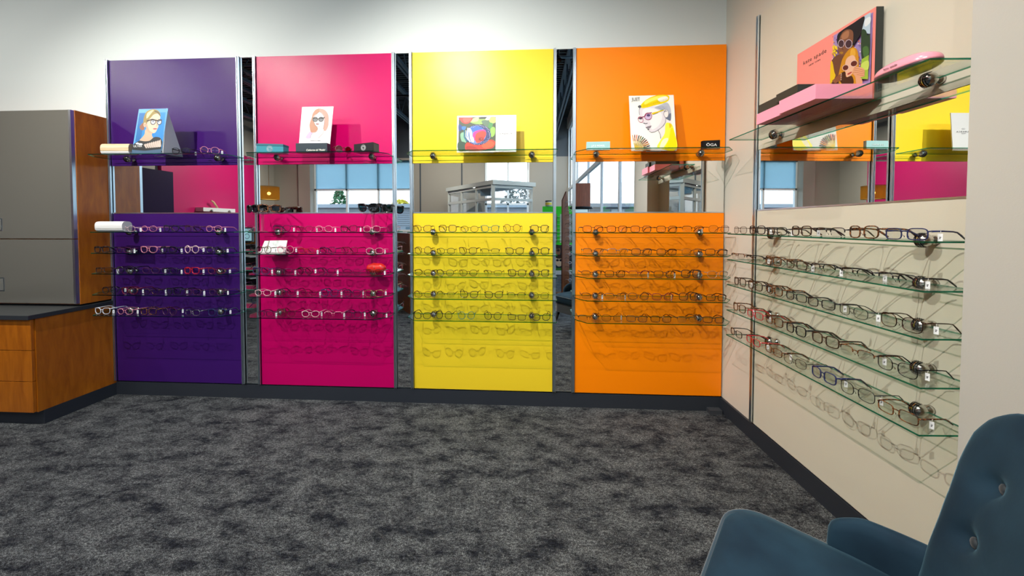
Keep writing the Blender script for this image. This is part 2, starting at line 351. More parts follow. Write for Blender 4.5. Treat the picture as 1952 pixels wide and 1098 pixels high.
for i, (loc, wat) in enumerate(FILL_LINEARS):  # unseen fixtures added only to lift the general light
    t = thing('added_fill_pendant', 'added long white fill light behind the camera, %s' % ('left one' if i == 0 else 'right one'), 'lamp', T(loc), 'added fill pendants')
    MB().box(-.75, .75, -.06, .06, .0, .07).build('housing', mat('white_enamel', (.7, .7, .7), .4), t)
    for x in (-.6, .6): MB().tube([(x, 0, .07), (x, 0, CEIL-loc[2])], .003, seg=5).build('cable', M_black, t)
    l = bpy.data.lights.new('lamp', 'AREA'); l.shape = 'RECTANGLE'; l.size = 1.46; l.size_y = .10; l.energy = wat; l.color = (1, .97, .92)
    lo = bpy.data.objects.new('lamp', l); COL.objects.link(lo); lo.parent = t; lo.location = (0, 0, -.004)
# ------------------------------------------------------------------ display wall
PAN = [('P', 'purple', -3.393, -2.318, M_purple), ('M', 'magenta', -2.156, -1.066, M_magenta), ('Y', 'yellow', -.908, .174, M_yellow), ('O', 'orange', .341, 1.434, M_orange)]
def panel(wall, x0, x1, m, name, y=0.0):
    W = WALL[wall]
    t = thing('wall_display', '%s laminate display panel with a mirror band across it' % name, 'panel', W @ T(((x0+x1)/2, 0, ZB)))
    h = (x1-x0)/2-.002; th = .02 if wall == 'B' else .011
    MB().box(-h, h, 0, th, ZM1-ZB, ZT-ZB).build('upper_board', m, t)
    MB().box(-h, h, 0, th, 0, ZM2-ZB).build('lower_board', m, t)
    mo = MB().box(-h, h, .004, th, ZM2-ZB+.001, ZM1-ZB-.001).build('mirror', M_mirror, t)
    MB().box(-h, h, -.002, .004, ZM2-ZB-.004, ZM2-ZB+.004).build('mirror_trim', M_alu, t); mo['label'] = 'frameless mirror band'
    return t
for k, nm, x0, x1, m in PAN: panel('B', x0, x1, m, nm)
panel('R', .348, 1.462, M_cream, 'cream right-wall')
RAILS = [(-3.405, 'left of the purple panel'), (-2.304, 'right of the purple panel'), (-2.168, 'left of the magenta panel'), (-1.055, 'right of the magenta panel'), (-.919, 'left of the yellow panel'), (.185, 'right of the yellow panel'), (.330, 'left of the orange panel')]
def rail(W, x, label):
    b = MB().box(-.010, -.004, -.012, .018, 0, ZT-ZB+.004).box(.004, .010, -.012, .018, 0, ZT-ZB+.004).box(-.010, .010, .0, .018, 0, ZT-ZB+.004)
    o = b.build('slotted_rail', M_alu); o.matrix_world = W @ T((x, 0, ZB)); tag(o, 'slotted aluminium upright rail ' + label, 'rail', 'slotted wall rails')
for x, l in RAILS: rail(WB, x, l)
rail(WR, .335, 'on the cream right wall near the corner')
for a, b_, l in ((-2.294, -2.178, 'purple and magenta'), (-1.045, -.929, 'magenta and yellow'), (.195, .320, 'yellow and orange')):
    o = MB().box(a, b_, .006, .02, ZB+.003, ZT).build('mirror_strip', M_mirror); tag(o, 'narrow full-height mirror strip between the %s panels' % l, 'mirror', 'mirror strips')

# ------------------------------------------------------------------ glass shelves with ball brackets
SHZ = [1.925, 1.346, 1.187, 1.032, .873, .718]
SHN = ['top', 'second', 'third', 'fourth', 'fifth', 'lowest']
_ball = MB().sphere((0, -.045, 0), .0255, seg=24)
_ball.lathe([(.001, 0.0), (.017, 0.0), (.017, .012), (.009, .016), (.009, .03)], axis='y', seg=16)
ball_me = _ball.mesh('ball_bracket', M_chrome)
_slit = MB()
for a in (-.5, -.17, .17, .5): _slit.tube([(math.sin(a)*.02+math.cos(t)*0.0, -.045-math.cos(t)*.0262*math.cos(a*.8), math.sin(t)*.0262*math.cos(a*.4)) for t in [i*PI/8-PI/2 for i in range(9)]], .0012, seg=4)
slit_me = _slit.mesh('slit', M_black)
def shelf(wall, x0, x1, z, row, pname, bx):
    W = WALL[wall]; cx = (x0+x1)/2
    t = thing('glass_shelf', '%s glass shelf on ball brackets, %s' % (SHN[row], pname), 'shelf', W @ T((cx, 0, z)), 'glass eyewear shelves')
    h = (x1-x0)/2; c = .075 if wall == 'B' else .03
    cr_ = .012 if 'yellow' in pname else c; yr = -.215 if 'yellow' in pname else -.135
    poly = [(-h, -.03), (-h, -.135), (-h+c, -.228), (h-cr_, -.228), (h, yr), (h, -.03)] if wall == 'B' else [(-h, -.03), (-h, -.226), (h-.005, -.226), (h-.005, -.03)]
    MB().prism(poly[::-1], -.003, .003, 0, 1).build('glass_pane', [M_shelf, M_edge], t)
    for b in bx:
        o = bpy.data.objects.new('ball_bracket', ball_me); COL.objects.link(o); o.parent = t; o.location = (b-cx, 0, 0); o['label'] = 'slotted nickel ball clamp'
        s = bpy.data.objects.new('slit', slit_me); COL.objects.link(s); s.parent = o
SHX = {'P': (-3.36, -2.245, 'purple panel', (-3.195, -2.445)), 'M': (-2.13, -1.045, 'magenta panel', (-1.96, -1.21)), 'Y': (-.905, .19, 'yellow panel', (-.735, .012)), 'O': (.322, 1.41, 'orange panel', (.485, 1.238)), 'R': (.42, 1.455, 'cream right wall', (.545, 1.29))}
for k, (x0, x1, nm, bx) in SHX.items():
    for r, z in enumerate(SHZ): shelf('R' if k == 'R' else 'B', x0, x1, z, r, nm, bx)

# ------------------------------------------------------------------ eyeglasses
FCOL = {'black': ((.006, .006, .008), 0), 'dark brown': ((.035, .014, .007), 0), 'tortoiseshell': ((.09, .035, .010), 0), 'dark plum': ((.05, .006, .04), 0),
        'wine red': ((.13, .006, .02), 0), 'red': ((.45, .01, .02), 0), 'pink': ((.62, .22, .30), 0), 'clear pink': ((.75, .50, .52), 0), 'teal green': ((.02, .14, .10), 0),
        'navy blue': ((.012, .02, .09), 0), 'bright blue': ((.02, .16, .45), 0), 'silver': ((.5, .5, .52), 1), 'gold': ((.50, .36, .15), 1), 'gunmetal': ((.05, .05, .055), 1),
        'bronze': ((.10, .05, .03), 1), 'olive': ((.06, .05, .012), 0), 'crystal clear': ((.6, .62, .66), 0)}
def fmat(c):
    col, metal = FCOL[c]; m = mat('eyewear_'+c.replace(' ', '_'), col, .18 if not metal else .25, float(metal), coat=.3 if not metal else 0)
    if c == 'tortoiseshell' and 'tort' not in m:
        m['tort'] = 1; n = m.node_tree; nz = n.nodes.new('ShaderNodeTexNoise'); nz.inputs['Scale'].default_value = 120; r = n.nodes.new('ShaderNodeValToRGB')
        e = r.color_ramp.elements; e[0].position = .42; e[0].color = (.018, .006, .003, 1); e[1].position = .62; e[1].color = (.24, .08, .02, 1); tcn = n.nodes.new('ShaderNodeTexCoord')
        n.links.new(tcn.outputs['Object'], nz.inputs['Vector']); n.links.new(nz.outputs['Fac'], r.inputs[0]); n.links.new(r.outputs[0], n.nodes['Principled BSDF'].inputs['Base Color'])
    return m
SHAPE = {  # half width, half height, exponent, cat lift, rim radius, kind
    'rectangular': (.0262, .0165, 3.6, .000, .0020, 'full'), 'square': (.0255, .0195, 3.4, .001, .0025, 'full'), 'round': (.0245, .0225, 2.0, 0, .0021, 'full'),
    'cat-eye': (.0265, .0195, 2.5, .007, .0023, 'full'), 'oval': (.0262, .0180, 2.2, .001, .0018, 'full'), 'wire-rim': (.0262, .0180, 2.8, .0, .0011, 'full'),
    'half-rim': (.0268, .0165, 3.2, .001, .0019, 'half'), 'aviator': (.0270, .0205, 2.7, .003, .0014, 'full')}
SHAPE = {k: (v[0], v[1]*1.17, *v[2:]) for k, v in SHAPE.items()}
def outline(shape, sgn, n=32):
    a, b, e, cat, r, kind = SHAPE[shape]; cx = sgn*(a+.0088); pts = []
    for i in range(n):
        t = 2*PI*i/n; c, s = math.cos(t), math.sin(t)
        x = a*math.copysign(abs(c)**(2/e), c); z = b*math.copysign(abs(s)**(2/e), s)
        o = max(0, x*sgn/a); z += cat*o*o*(1 if z > 0 else .35)
        if shape == 'aviator': z -= .003*o*(z < 0); 
        X = cx+x; pts.append(Vector((X, (X/.066)**2*.007, z+b+r)))
    return pts
GL = {}
def glasses_meshes(shape, col, big=1.0, dark=None):
    key = (shape, col, big, dark)
    if key in GL: return GL[key]
    a, b, e, cat, r, kind = SHAPE[shape]; m = fmat(col); r *= big*1.12; fr = MB(); top = 2*b+r
    for s in (-1, 1):
        P = outline(shape, s)
        if kind == 'full': fr.tube(P, r*.8, r, seg=6, closed=True, up=Vector((0, 1, 0)))
        else: fr.tube([P[i] for i in range(0, 17)] if True else P, r*.8, r, seg=6, up=Vector((0, 1, 0)))
        # end piece to the hinge
        hz = b*1.45+r+cat*.9
        fr.tube([(s*(2*a+.0075), .0058, hz), (s*(2*a+.0125), .0075, hz+.001), (s*(2*a+.0135), .013, hz+.001)], r*.9, r*1.15, seg=6)
        fr.tube([(s*.0088, .002, b*.95), (s*.0060, .006, b*.8), (s*.0058, .0072, b*.55)], .0007, seg=4); fr.sphere((s*.0062, .0072, b*.62), .0022, seg=8, sc3=(.5, .6, 1.4))
    bz = b*1.35+r
    fr.tube([(-.0115, 0.0, bz), (-.006, -.0006, bz+.0022), (0, -.001, bz+.003), (.006, -.0006, bz+.0022), (.0115, 0.0, bz)], r*1.0, r*.9, seg=6)
    out = {'front': fr.mesh('frame_front', m)}
    for s, k in ((-1, 'L'), (1, 'R')):
        hx = s*(2*a+.0135); hz = b*1.45+r+cat*.9+.001; tb = MB(); L = .142
        path = [(hx, .012, hz), (hx+s*.0015, .05, hz+.0005), (hx+s*.001, .085, hz-.001), (hx-s*.002, .104, hz-.004), (hx-s*.005, .122, hz*.55), (hx-s*.008, L, .0035)]
        tw = [.0011, .0010, .0010, .0012, .0016, .0013]; rr = max(.0013, r*1.25)
        tb.tube(path, tw, [rr*1.25, rr*1.1, rr, rr*1.05, rr*1.3, rr], seg=6, up=Vector((0, 0, 1)))
        out['t'+k] = tb.mesh('temple', m)
        ln = MB(); P = outline(shape, s); n = len(P); c = Vector((sum(p.x for p in P)/n, .0035, b+r)); ln.add([c+Vector((0, -.001, 0))]+[p+Vector((0, -.0003, 0)) for p in P], [(0, 1+i, 1+(i+1) % n) for i in range(n)])
        out['l'+k] = ln.mesh('lens', dark or M_lens)
    GL[key] = out; return out
_tg = MB().box(-.0055, .0055, -.0004, .0004, -.034, -.008, 0).tube([(0, 0, -.008), (.001, 0, .001)], .0005, seg=4).box(-.002, .0022, -.0007, -.0004, -.021, -.0185, 1).box(-.002, .001, -.0007, -.0004, -.0255, -.0225, 1)
tag_me = _tg.mesh('price_tag', [mat('tag_paper', (.85, .87, .88), .5), M_black])
def glasses(W, x, y, z, shape, col, label, group, rot=0.0, tagged=0, sc3=1.0, name='eyeglasses', dark=None, big=1.0, cat='glasses'):
    g = glasses_meshes(shape, col, big, dark)
    t = thing(name, label, cat, W @ T((x, y, z)) @ RZ(rot) @ Matrix.Scale(sc3, 4), group)
    for nm, k in (('frame_front', 'front'), ('temple', 'tL'), ('temple', 'tR'), ('lens', 'lL'), ('lens', 'lR')):
        o = bpy.data.objects.new(nm, g[k]); COL.objects.link(o); o.parent = t
    if tagged:
        a, b, e, ct, r, kd = SHAPE[shape]; o = bpy.data.objects.new('price_tag', tag_me); COL.objects.link(o); o.parent = t
        o.location = (tagged*(2*a+.0155), random.uniform(.022, .05), b*1.45+.004); o.rotation_euler = (0, 0, random.uniform(-.5, .5)+.6); o['label'] = 'white hanging price tag'
    return t
ROWS = {
 'P': [[-3.035,-2.857,-2.684,-2.518,-2.354],[-3.242,-3.072,-2.866,-2.709,-2.533,-2.345],[-3.241,-3.062,-2.858,-2.699,-2.528,-2.338],[-3.187,-3.029,-2.856,-2.684,-2.526,-2.338],[-3.252,-3.07,-2.884,-2.715,-2.535,-2.342]],
 'M': [[-1.823,-1.655,-1.504,-1.317,-1.150],[-1.964,-1.801,-1.642,-1.482,-1.317,-1.13],[-1.99,-1.82,-1.654,-1.489,-1.297,-1.136],[-1.977,-1.797,-1.632,-1.469,-1.301,-1.136],[-1.957,-1.798,-1.619,-1.447,-1.291,-1.126]],
 'Y': [[-.775,-.59,-.433,-.285,-.129,.067],[-.769,-.602,-.445,-.285,-.11,.069],[-.77,-.609,-.441,-.265,-.093,.072],[-.771,-.606,-.438,-.258,-.098,.068],[-.778,-.62,-.457,-.266,-.094,.080]],
 'O': [[.439,.605,.770,.945,1.122,1.30],[.442,.611,.778,.948,1.12,1.281],[.432,.595,.762,.935,1.117,1.296],[.435,.597,.758,.925,1.103,1.286],[.412,.578,.748,.914,1.093,1.272]],
 'R': [[.474,.62,.777,.925,1.071,1.214,1.362],[.468,.609,.753,.896,1.047,1.195,1.339],[.479,.621,.759,.898,1.04,1.187,1.352],[.480,.625,.766,.912,1.062,1.204,1.345],[.462,.607,.758,.906,1.063,1.211,1.353]]}
STY = {
 'P': [['wire-rim:clear pink','oval:pink','cat-eye:black','square:dark plum','oval:pink'],['square:black','rectangular:dark plum','cat-eye:pink','square:black','round:clear pink','square:black'],['rectangular:dark brown','cat-eye:black','oval:dark plum','rectangular:black','square:red','oval:wine red'],['round:black','cat-eye:wine red','oval:bronze','square:black','rectangular:dark plum','oval:dark plum'],['cat-eye:crystal clear','oval:pink','square:tortoiseshell','round:dark plum','wire-rim:silver','square:navy blue']],
 'M': [['cat-eye:dark plum','oval:wine red','oval:pink','square:black','wire-rim:clear pink'],['round:bronze','round:pink','rectangular:red','square:dark plum','cat-eye:wine red','wire-rim:clear pink'],['square:navy blue','rectangular:dark plum','round:black','cat-eye:dark plum','wire-rim:dark plum','oval:wine red'],['oval:clear pink','cat-eye:dark plum','oval:wine red','cat-eye:navy blue','square:dark plum','aviator:gold'],['rectangular:dark plum','cat-eye:wine red','oval:clear pink','half-rim:pink','square:dark plum','rectangular:black']],
 'Y': [['cat-eye:tortoiseshell','square:dark brown','oval:dark brown','cat-eye:teal green','round:tortoiseshell','square:black'],['round:tortoiseshell','oval:black','cat-eye:tortoiseshell','half-rim:black','cat-eye:dark brown','square:black'],['oval:bronze','oval:gunmetal','oval:bronze','half-rim:bronze','square:dark brown','square:black'],['oval:bronze','half-rim:olive','cat-eye:black','cat-eye:dark brown','half-rim:gunmetal','wire-rim:gunmetal'],['cat-eye:black','round:black','round:teal green','round:black','rectangular:dark brown','cat-eye:black']],
 'O': [['rectangular:bronze','rectangular:bronze','rectangular:dark brown','rectangular:bronze','half-rim:bronze','wire-rim:bronze'],['half-rim:dark brown','half-rim:silver','rectangular:dark brown','rectangular:bronze','wire-rim:dark brown','rectangular:gunmetal'],['half-rim:dark brown','rectangular:bronze','half-rim:wine red','rectangular:dark brown','square:black','wire-rim:silver'],['half-rim:bronze','half-rim:dark brown','oval:dark brown','rectangular:wine red','square:dark brown','rectangular:bronze'],['half-rim:bronze','wire-rim:bronze','rectangular:dark brown','rectangular:bronze','half-rim:dark brown','rectangular:black']],
 'R': [['wire-rim:bronze','square:black','rectangular:gunmetal','square:dark brown','half-rim:gunmetal','square:tortoiseshell','rectangular:navy blue'],['half-rim:tortoiseshell','half-rim:gunmetal','square:tortoiseshell','rectangular:dark brown','half-rim:black','half-rim:gunmetal','half-rim:black'],['square:dark brown','square:dark brown','square:tortoiseshell','rectangular:black','rectangular:black','wire-rim:gunmetal','aviator:bronze'],['square:tortoiseshell','rectangular:red','square:tortoiseshell','square:black','square:dark brown','half-rim:tortoiseshell','aviator:gunmetal'],['rectangular:black','rectangular:red','rectangular:tortoiseshell','wire-rim:bronze','square:navy blue','aviator:black','rectangular:tortoiseshell']]}
PN = {'P': 'purple panel', 'M': 'magenta panel', 'Y': 'yellow panel', 'O': 'orange panel', 'R': 'cream right wall'}
for k in 'PMYOR':
    for r in range(5):
        xs = ROWS[k][r]
        for i, x in enumerate(xs):
            sh, co = STY[k][r][i].split(':'); W = WALL['R' if k == 'R' else 'B']
            side = 'from the corner' if k == 'R' else 'from left'
            lab = '%s %s eyeglasses, %s %s on %s shelf, %s' % (co, sh, ORD[i], side, SHN[r+1], PN[k])
            s3 = {'P': 1.0, 'M': 1.0, 'Y': 1.02, 'O': 1.12, 'R': .98}[k]*random.uniform(.985, 1.02)
            tg = 0
            if k in 'PM' and random.random() < .8: tg = 1
            if k == 'O' and random.random() < .25: tg = 1
            if k == 'R' and (i == 6 or random.random() < .5): tg = 1
            glasses(W, x, -.192+random.uniform(-.006, .004), SHZ[r+1]+.0032, sh, co, lab, 'eyeglasses on the %s' % PN[k], random.uniform(-.10, .10), tg, s3)

# ------------------------------------------------------------------ printed pictures (flat art on flat cards)
def lin(h):
    h = h.lstrip('#'); r = [int(h[i:i+2], 16)/255 for i in (0, 2, 4)]
    return tuple(.8*(c/12.92 if c <= .04045 else ((c+.055)/1.055)**2.4) for c in r)
def smooth(P, k=4):
    n = len(P); o = []
    for i in range(n):
        p0, p1, p2, p3 = P[i-1], P[i], P[(i+1) % n], P[(i+2) % n]
        for j in range(k):
            t = j/k; o.append(tuple(.5*((2*p1[q])+(-p0[q]+p2[q])*t+(2*p0[q]-5*p1[q]+4*p2[q]-p3[q])*t*t+(-p0[q]+3*p1[q]-3*p2[q]+p3[q])*t**3) for q in (0, 1)))
    return o
class Art:
    """flat picture: pts through map fn -> (x, z) metres; each layer a hair in front of the last"""
    def __init__(s, fn): s.b = MB(); s.fn = fn; s.y = 0.0
    def poly(s, col, P, sm=True):
        if sm: P = smooth(P)
        s.y -= .00004; s.b.add([(lambda q: (q[0], s.y, q[1]))(s.fn(*p)) for p in P], [tuple(range(len(P)))], 0, lin(col)); return s
    def rect(s, col, x0, y0, x1, y1): return s.poly(col, [(x0, y0), (x1, y0), (x1, y1), (x0, y1)], False)
    def ell(s, col, cx, cy, rx, ry, rot=0, n=20):
        return s.poly(col, [(cx+rx*math.cos(2*PI*i/n)*math.cos(rot)-ry*math.sin(2*PI*i/n)*math.sin(rot), cy+rx*math.cos(2*PI*i/n)*math.sin(rot)+ry*math.sin(2*PI*i/n)*math.cos(rot)) for i in range(n)], False)
    def line(s, col, P, wd, closed=False):
        s.y -= .00004; n = len(P)
        for i in range(n if closed else n-1):
            (x0, y0), (x1, y1) = P[i], P[(i+1) % n]; L = math.hypot(x1-x0, y1-y0) or 1; a, b = -(y1-y0)/L*wd/2, (x1-x0)/L*wd/2
            s.b.add([(lambda q: (q[0], s.y, q[1]))(s.fn(*p)) for p in ((x0+a, y0+b), (x1+a, y1+b), (x1-a, y1-b), (x0-a, y0-b))], [(0, 1, 2, 3)], 0, lin(col))
        return s
    def ring(s, col, cx, cy, rx, ry, wd, rot=0): return s.line(col, [(cx+rx*math.cos(2*PI*i/24)*math.cos(rot)-ry*math.sin(2*PI*i/24)*math.sin(rot), cy+rx*math.cos(2*PI*i/24)*math.sin(rot)+ry*math.sin(2*PI*i/24)*math.cos(rot)) for i in range(24)], wd, True)
    def done(s, parent, M=None, name='printed_picture'): return s.b.build(name, M_ink, parent, M=M)
SZ = SHZ[0]+.0032

# --- purple panel: blue easel card of a woman in round glasses
t = thing('display_card', 'blue easel card picturing a blonde woman in round glasses, purple panel', 'sign', WB @ T((-2.835, -.205, SZ)))
lean = RX(-.10)
poly = [(-.128, 0), (.112, 0), (.112, .335), (-.105, .335)]
MB().prism([(-.128, 0), (.108, 0), (.118, .345), (-.102, .345)], -.003, 0, M=RX(PI/2)).build('front_card', M_white, t, M=lean)
MB().prism([(0.0, 0), (.135, 0), (.034, .345)], -.002, .002, M=T((.114, 0, 0)) @ RZ(PI/2*.93) @ RX(PI/2)).build('side_flap', mat('pale_grey_card', (.55, .60, .62), .5), t)
MB().box(-.07, .13, .10, .13, 0, .006).build('foot', mat('pale_grey_card', (.55, .60, .62), .5), t)
a = Art(lambda x, y: (-.128+.026*(935-y)/855*1.0+(x-130-(935-y)*.11)/600*.236, (935-y)/855*.345))
a.poly('5aa0d8', [(132, 935), (722, 940), (815, 82), (226, 84)], False).poly('1583cf', [(190, 700), (175, 920), (722, 930), (772, 155), (240, 160)], False).poly('1268a8', [(190, 700), (240, 160), (420, 160), (330, 420), (300, 690)], False)
a.poly('8a5a44', [(330, 350), (290, 380), (260, 420), (280, 470), (330, 490), (360, 460)])
a.poly('c9a98e', [(380, 480), (370, 560), (330, 620), (280, 680), (380, 720), (500, 700), (545, 640), (520, 590), (515, 530), (460, 470)])
a.poly('e3c0a6', [(430, 300), (410, 380), (420, 470), (470, 530), (545, 548), (590, 530), (615, 480), (640, 420), (635, 380), (660, 290), (665, 230), (620, 180), (520, 190)])
a.poly('c99f84', [(400, 360), (395, 450), (440, 530), (545, 550), (470, 500), (430, 430)])
a.poly('8d7a3e', [(330, 350), (340, 230), (390, 130), (500, 92), (600, 110), (660, 170), (670, 240), (620, 180), (540, 190), (480, 250), (430, 310), (400, 370), (380, 440), (350, 400)])
a.poly('d8cf95', [(400, 170), (480, 115), (530, 110), (480, 170), (420, 250), (390, 260)]).poly('4f4322', [(560, 120), (630, 150), (670, 220), (655, 215), (600, 160), (545, 140)])
a.ell('dcb49a', 365, 385, 26, 42).ell('b4866c', 368, 385, 12, 24)
a.ell('d9e2ea', 530, 335, 42, 46).ell('c8d4e4', 655, 340, 38, 46).ell('4c5a70', 530, 328, 20, 12).ell('4c5a70', 640, 335, 16, 12)
a.line('17120f', [(400, 320), (490, 290), (520, 285)], 22).ring('17120f', 530, 335, 48, 48, 15).ring('17120f', 655, 340, 44, 48, 15).line('17120f', [(480, 292), (590, 305), (610, 312), (705, 300)], 24)
a.poly('b8606a', [(535, 460), (580, 452), (618, 462), (590, 482), (555, 480)]).line('8e4048', [(535, 465), (615, 464)], 5).line('b58a72', [(600, 370), (620, 410), (585, 418)], 8)
a.poly('1f2426', [(160, 760), (270, 690), (380, 700), (480, 690), (545, 640), (600, 620), (690, 640), (735, 720), (722, 800), (722, 870), (700, 915), (190, 915), (150, 880)])
for i in range(8): a.poly('cdbcb0', [(370+i*42, 765-i*9), (405+i*42, 745-i*11), (440+i*40, 830-i*4), (415+i*38, 832-i*2)], False)
a.poly('42607c', [(150, 860), (400, 880), (725, 850), (724, 935), (135, 935)], False).line('aebfca', [(140, 930), (722, 935)], 8)
a.poly('dfe8ee', [(205, 740), (240, 720), (270, 735), (330, 740), (345, 765), (300, 775), (270, 760), (220, 755)])
a.done(t, lean @ T((0, -.0032, 0)))
lettering('ULTRA', .022, M_white, t, -.082, .0006, .057, tilt=.10)
# cases
def capsule_case(W, x, y, z, wdt, h, d, m1, m2, name, label, rot=0):
    t = thing(name, label, 'case', W @ T((x, y, z)) @ RZ(rot)); n = 10
    def prof(a0, a1, s=1.0): return [(math.copysign(abs(math.cos(a0+(a1-a0)*i/n))**.7, math.cos(a0+(a1-a0)*i/n))*d/2*s, math.copysign(abs(math.sin(a0+(a1-a0)*i/n))**.7, math.sin(a0+(a1-a0)*i/n))*h/2*s+h/2) for i in range(n+1)]
    for nm, a0, a1, m in (('case_lid', -.25, PI+.25, m1), ('case_base', PI+.3, 2*PI-.3, m2)):
        MB().prism(prof(a0, a1), -wdt/2, wdt/2, M=RZ(PI/2) @ RX(PI/2)).build(nm, m, t, bevel=.002)
    MB().prism(prof(0, 2*PI, .96)[:-1], -wdt/2+.002, wdt/2-.002, M=RZ(PI/2) @ RX(PI/2)).build('seam', mat('case_seam', (.25, .2, .12), .4), t)
    return t
capsule_case(WB, -3.108, -.17, SZ, .212, .084, .066, wood('pale_wood', (.62, .50, .32), (.50, .38, .22), 4, axis='X'), M_white, 'glasses_case', 'pale wood-grain hard glasses case on the top shelf, purple panel', .05)
capsule_case(WB, -3.165, -.175, SHZ[1]+.0032, .228, .078, .066, M_white, M_white, 'glasses_case', 'white hard glasses case at left end of second shelf, purple panel', -.03)
glasses(WB, -2.62, -.17, SZ, 'cat-eye', 'black', 'black cat-eye eyeglasses beside the blue card, top shelf, purple panel', 'top shelf eyeglasses', .1, 1)
glasses(WB, -2.39, -.17, SZ, 'round', 'pink', 'pink round eyeglasses at right end of top shelf, purple panel', 'top shelf eyeglasses', .35, 1)

# --- magenta panel
M_teal = mat('teal_leather', (.012, .20, .26), .4, bump=(200, .2)); M_ink_w = mat('silver_print', (.75, .78, .78), .4)
def emblem(parent, y, m, r=.022):
    b = MB()
    b.tube([(r*.78*math.cos(i*PI/12), y, r*.78*math.sin(i*PI/12)) for i in range(24)], .0008, seg=4, closed=True, up=Vector((0, 1, 0)))
    for i in range(16): b.sphere((r*math.cos(i*PI/8), y, r*math.sin(i*PI/8)), .0018, seg=6, sc3=(1, .4, 1))
    for s in (-1, 1): b.tube([(s*.004+r*.38*math.cos(.7+i*PI/8*1.1)*s*-1, y, r*.38*math.sin(.7+i*PI/8*1.1)) for i in range(11)], .0010, seg=4, up=Vector((0, 1, 0)))
    return b.build('printed_emblem', m, parent)
t = thing('glasses_case', 'teal folding glasses case with a round silver emblem, magenta panel', 'case', WB @ T((-1.908, -.16, SZ)) @ RZ(.04))
MB().prism([(-.10, 0), (.10, 0), (.10, .062), (-.10, .068)], -.03, .03, M=RX(PI/2)).build('case_body', M_teal, t, bevel=.003)
MB().prism([(-.101, .055), (.101, .049), (.101, .064), (-.101, .070)], -.032, .032, M=RX(PI/2)).build('case_flap', mat('teal_leather_dark', (.008, .11, .15), .4), t, bevel=.002)
e = emblem(t, -.0315, M_ink_w); e.location = (0, 0, .03)
t = thing('display_card', 'white card with a drawn woman in cat-eye sunglasses on black base', 'sign', WB @ T((-1.59, -.17, SZ)))
tl = RX(-.09)
MB().box(-.118, .118, -.022, .02, 0, .068).build('card_base', mat('ink_blue_card', (.004, .018, .03), .4), t, bevel=.001)
MB().prism([(-.118, .066), (.118, .066), (.134, .352), (-.106, .352)], -.004, 0, M=T((0, .006, 0)) @ RX(PI/2)).build('front_card', M_white, t, M=tl)
a = Art(lambda x, y: (-.118+(x-70-(835-y)*.063)/600*.236+.013*(835-y)/755, .066+(835-y)/755*.286))
a.poly('f4eef0', [(150, 715), (615, 715), (650, 110), (185, 115)], False).poly('c9a8d8', [(200, 700), (240, 620), (290, 570), (330, 600), (285, 710)]).poly('e9c8d8', [(560, 560), (620, 520), (650, 250), (620, 140), (520, 120), (560, 300)])
a.poly('f3e8e0', [(285, 710), (300, 640), (420, 580), (430, 500), (540, 480), (560, 560), (510, 640), (440, 712)], False)
a.poly('b07a5e', [(460, 120), (380, 140), (325, 220), (310, 290), (280, 380), (270, 460), (290, 570), (330, 600), (410, 570), (425, 500), (380, 440), (345, 370), (340, 290), (400, 220), (460, 180)])
a.poly('d28f80', [(460, 120), (560, 150), (625, 240), (640, 360), (630, 480), (580, 570), (540, 520), (565, 400), (560, 290), (510, 210), (460, 175)])
a.poly('f6e6de', [(460, 180), (400, 225), (345, 300), (345, 370), (370, 430), (420, 490), (470, 480), (530, 420), (560, 330), (550, 270), (510, 215)])
a.line('6b3a26', [(460, 180), (400, 225), (335, 310)], 8).line('6b3a26', [(465, 180), (520, 230), (560, 300), (560, 400), (540, 530)], 9).line('4a3028', [(345, 370), (380, 450), (425, 492), (480, 480)], 6).line('4a3028', [(430, 500), (425, 570), (310, 630), (285, 710)], 6).line('8a6048', [(560, 540), (530, 620), (440, 712)], 7)
a.ell('70757c', 380, 335, 42, 40).ell('70757c', 490, 335, 42, 40).ring('0d0d10', 380, 335, 46, 44, 14).ring('0d0d10', 490, 335, 46, 44, 14).poly('0d0d10', [(320, 298), (430, 318), (570, 290), (545, 325), (430, 330), (335, 325)], False)
a.poly('a27478', [(385, 425), (420, 412), (460, 425), (425, 448)]).line('5d3438', [(385, 427), (460, 427)], 5).line('b79a92', [(425, 385), (445, 390)], 5)
a.done(t, tl @ T((0, .006-.0001, 0)))
lettering("Catherine de' Medici", .011, M_black, t, .005, .0137, .093, shear=.35, tilt=.09, sx=.9)
lettering("Catherine de' Medici", .0205, mat('cream_print', (.8, .82, .7), .4), t, .03, -.0226, .017, shear=.4, sx=.82)
t_sun = glasses(WB, -1.372, -.15, SZ, 'round', 'wine red', 'dark red round sunglasses beside the black case, top shelf, magenta panel', 'top shelf eyeglasses', .75, 0, .95, dark=glassy('wine_lens', (.20, .02, .03)), big=1.8, name='sunglasses')
t = thing('glasses_case', 'black box case with a round silver emblem, magenta panel', 'case', WB @ T((-1.196, -.155, SZ)) @ RZ(-.22))
MB().prism([(-.082, 0), (.082, 0), (.082, .066), (-.082, .060)], -.03, .035, M=RX(PI/2)).build('case_body', M_black, t, bevel=.002)
MB().box(.0825, .0832, -.03, .03, .002, .060).build('case_end', mat('dark_grey_card', (.03, .03, .035), .5), t)
e = emblem(t, -.0365, M_ink_w, .02); e.location = (0, 0, .031)
def sun_stand(x, label, flip, lens, cols):
    z = SHZ[1]+.0032
    t = thing('sunglasses_stand', 'clear acrylic stand on the second shelf holding ' + label, 'stand', WB @ T((x, -.13, z)))
    MB().lathe([(.001, 0), (.03, 0), (.03, .004), (.009, .012), (.009, .145), (.001, .145)], seg=12).box(-.075, .075, -.004, .004, .13, .147).box(-.006, .006, -.03, .03, .13, .2).build('acrylic_post', M_acryl, t)
    return t
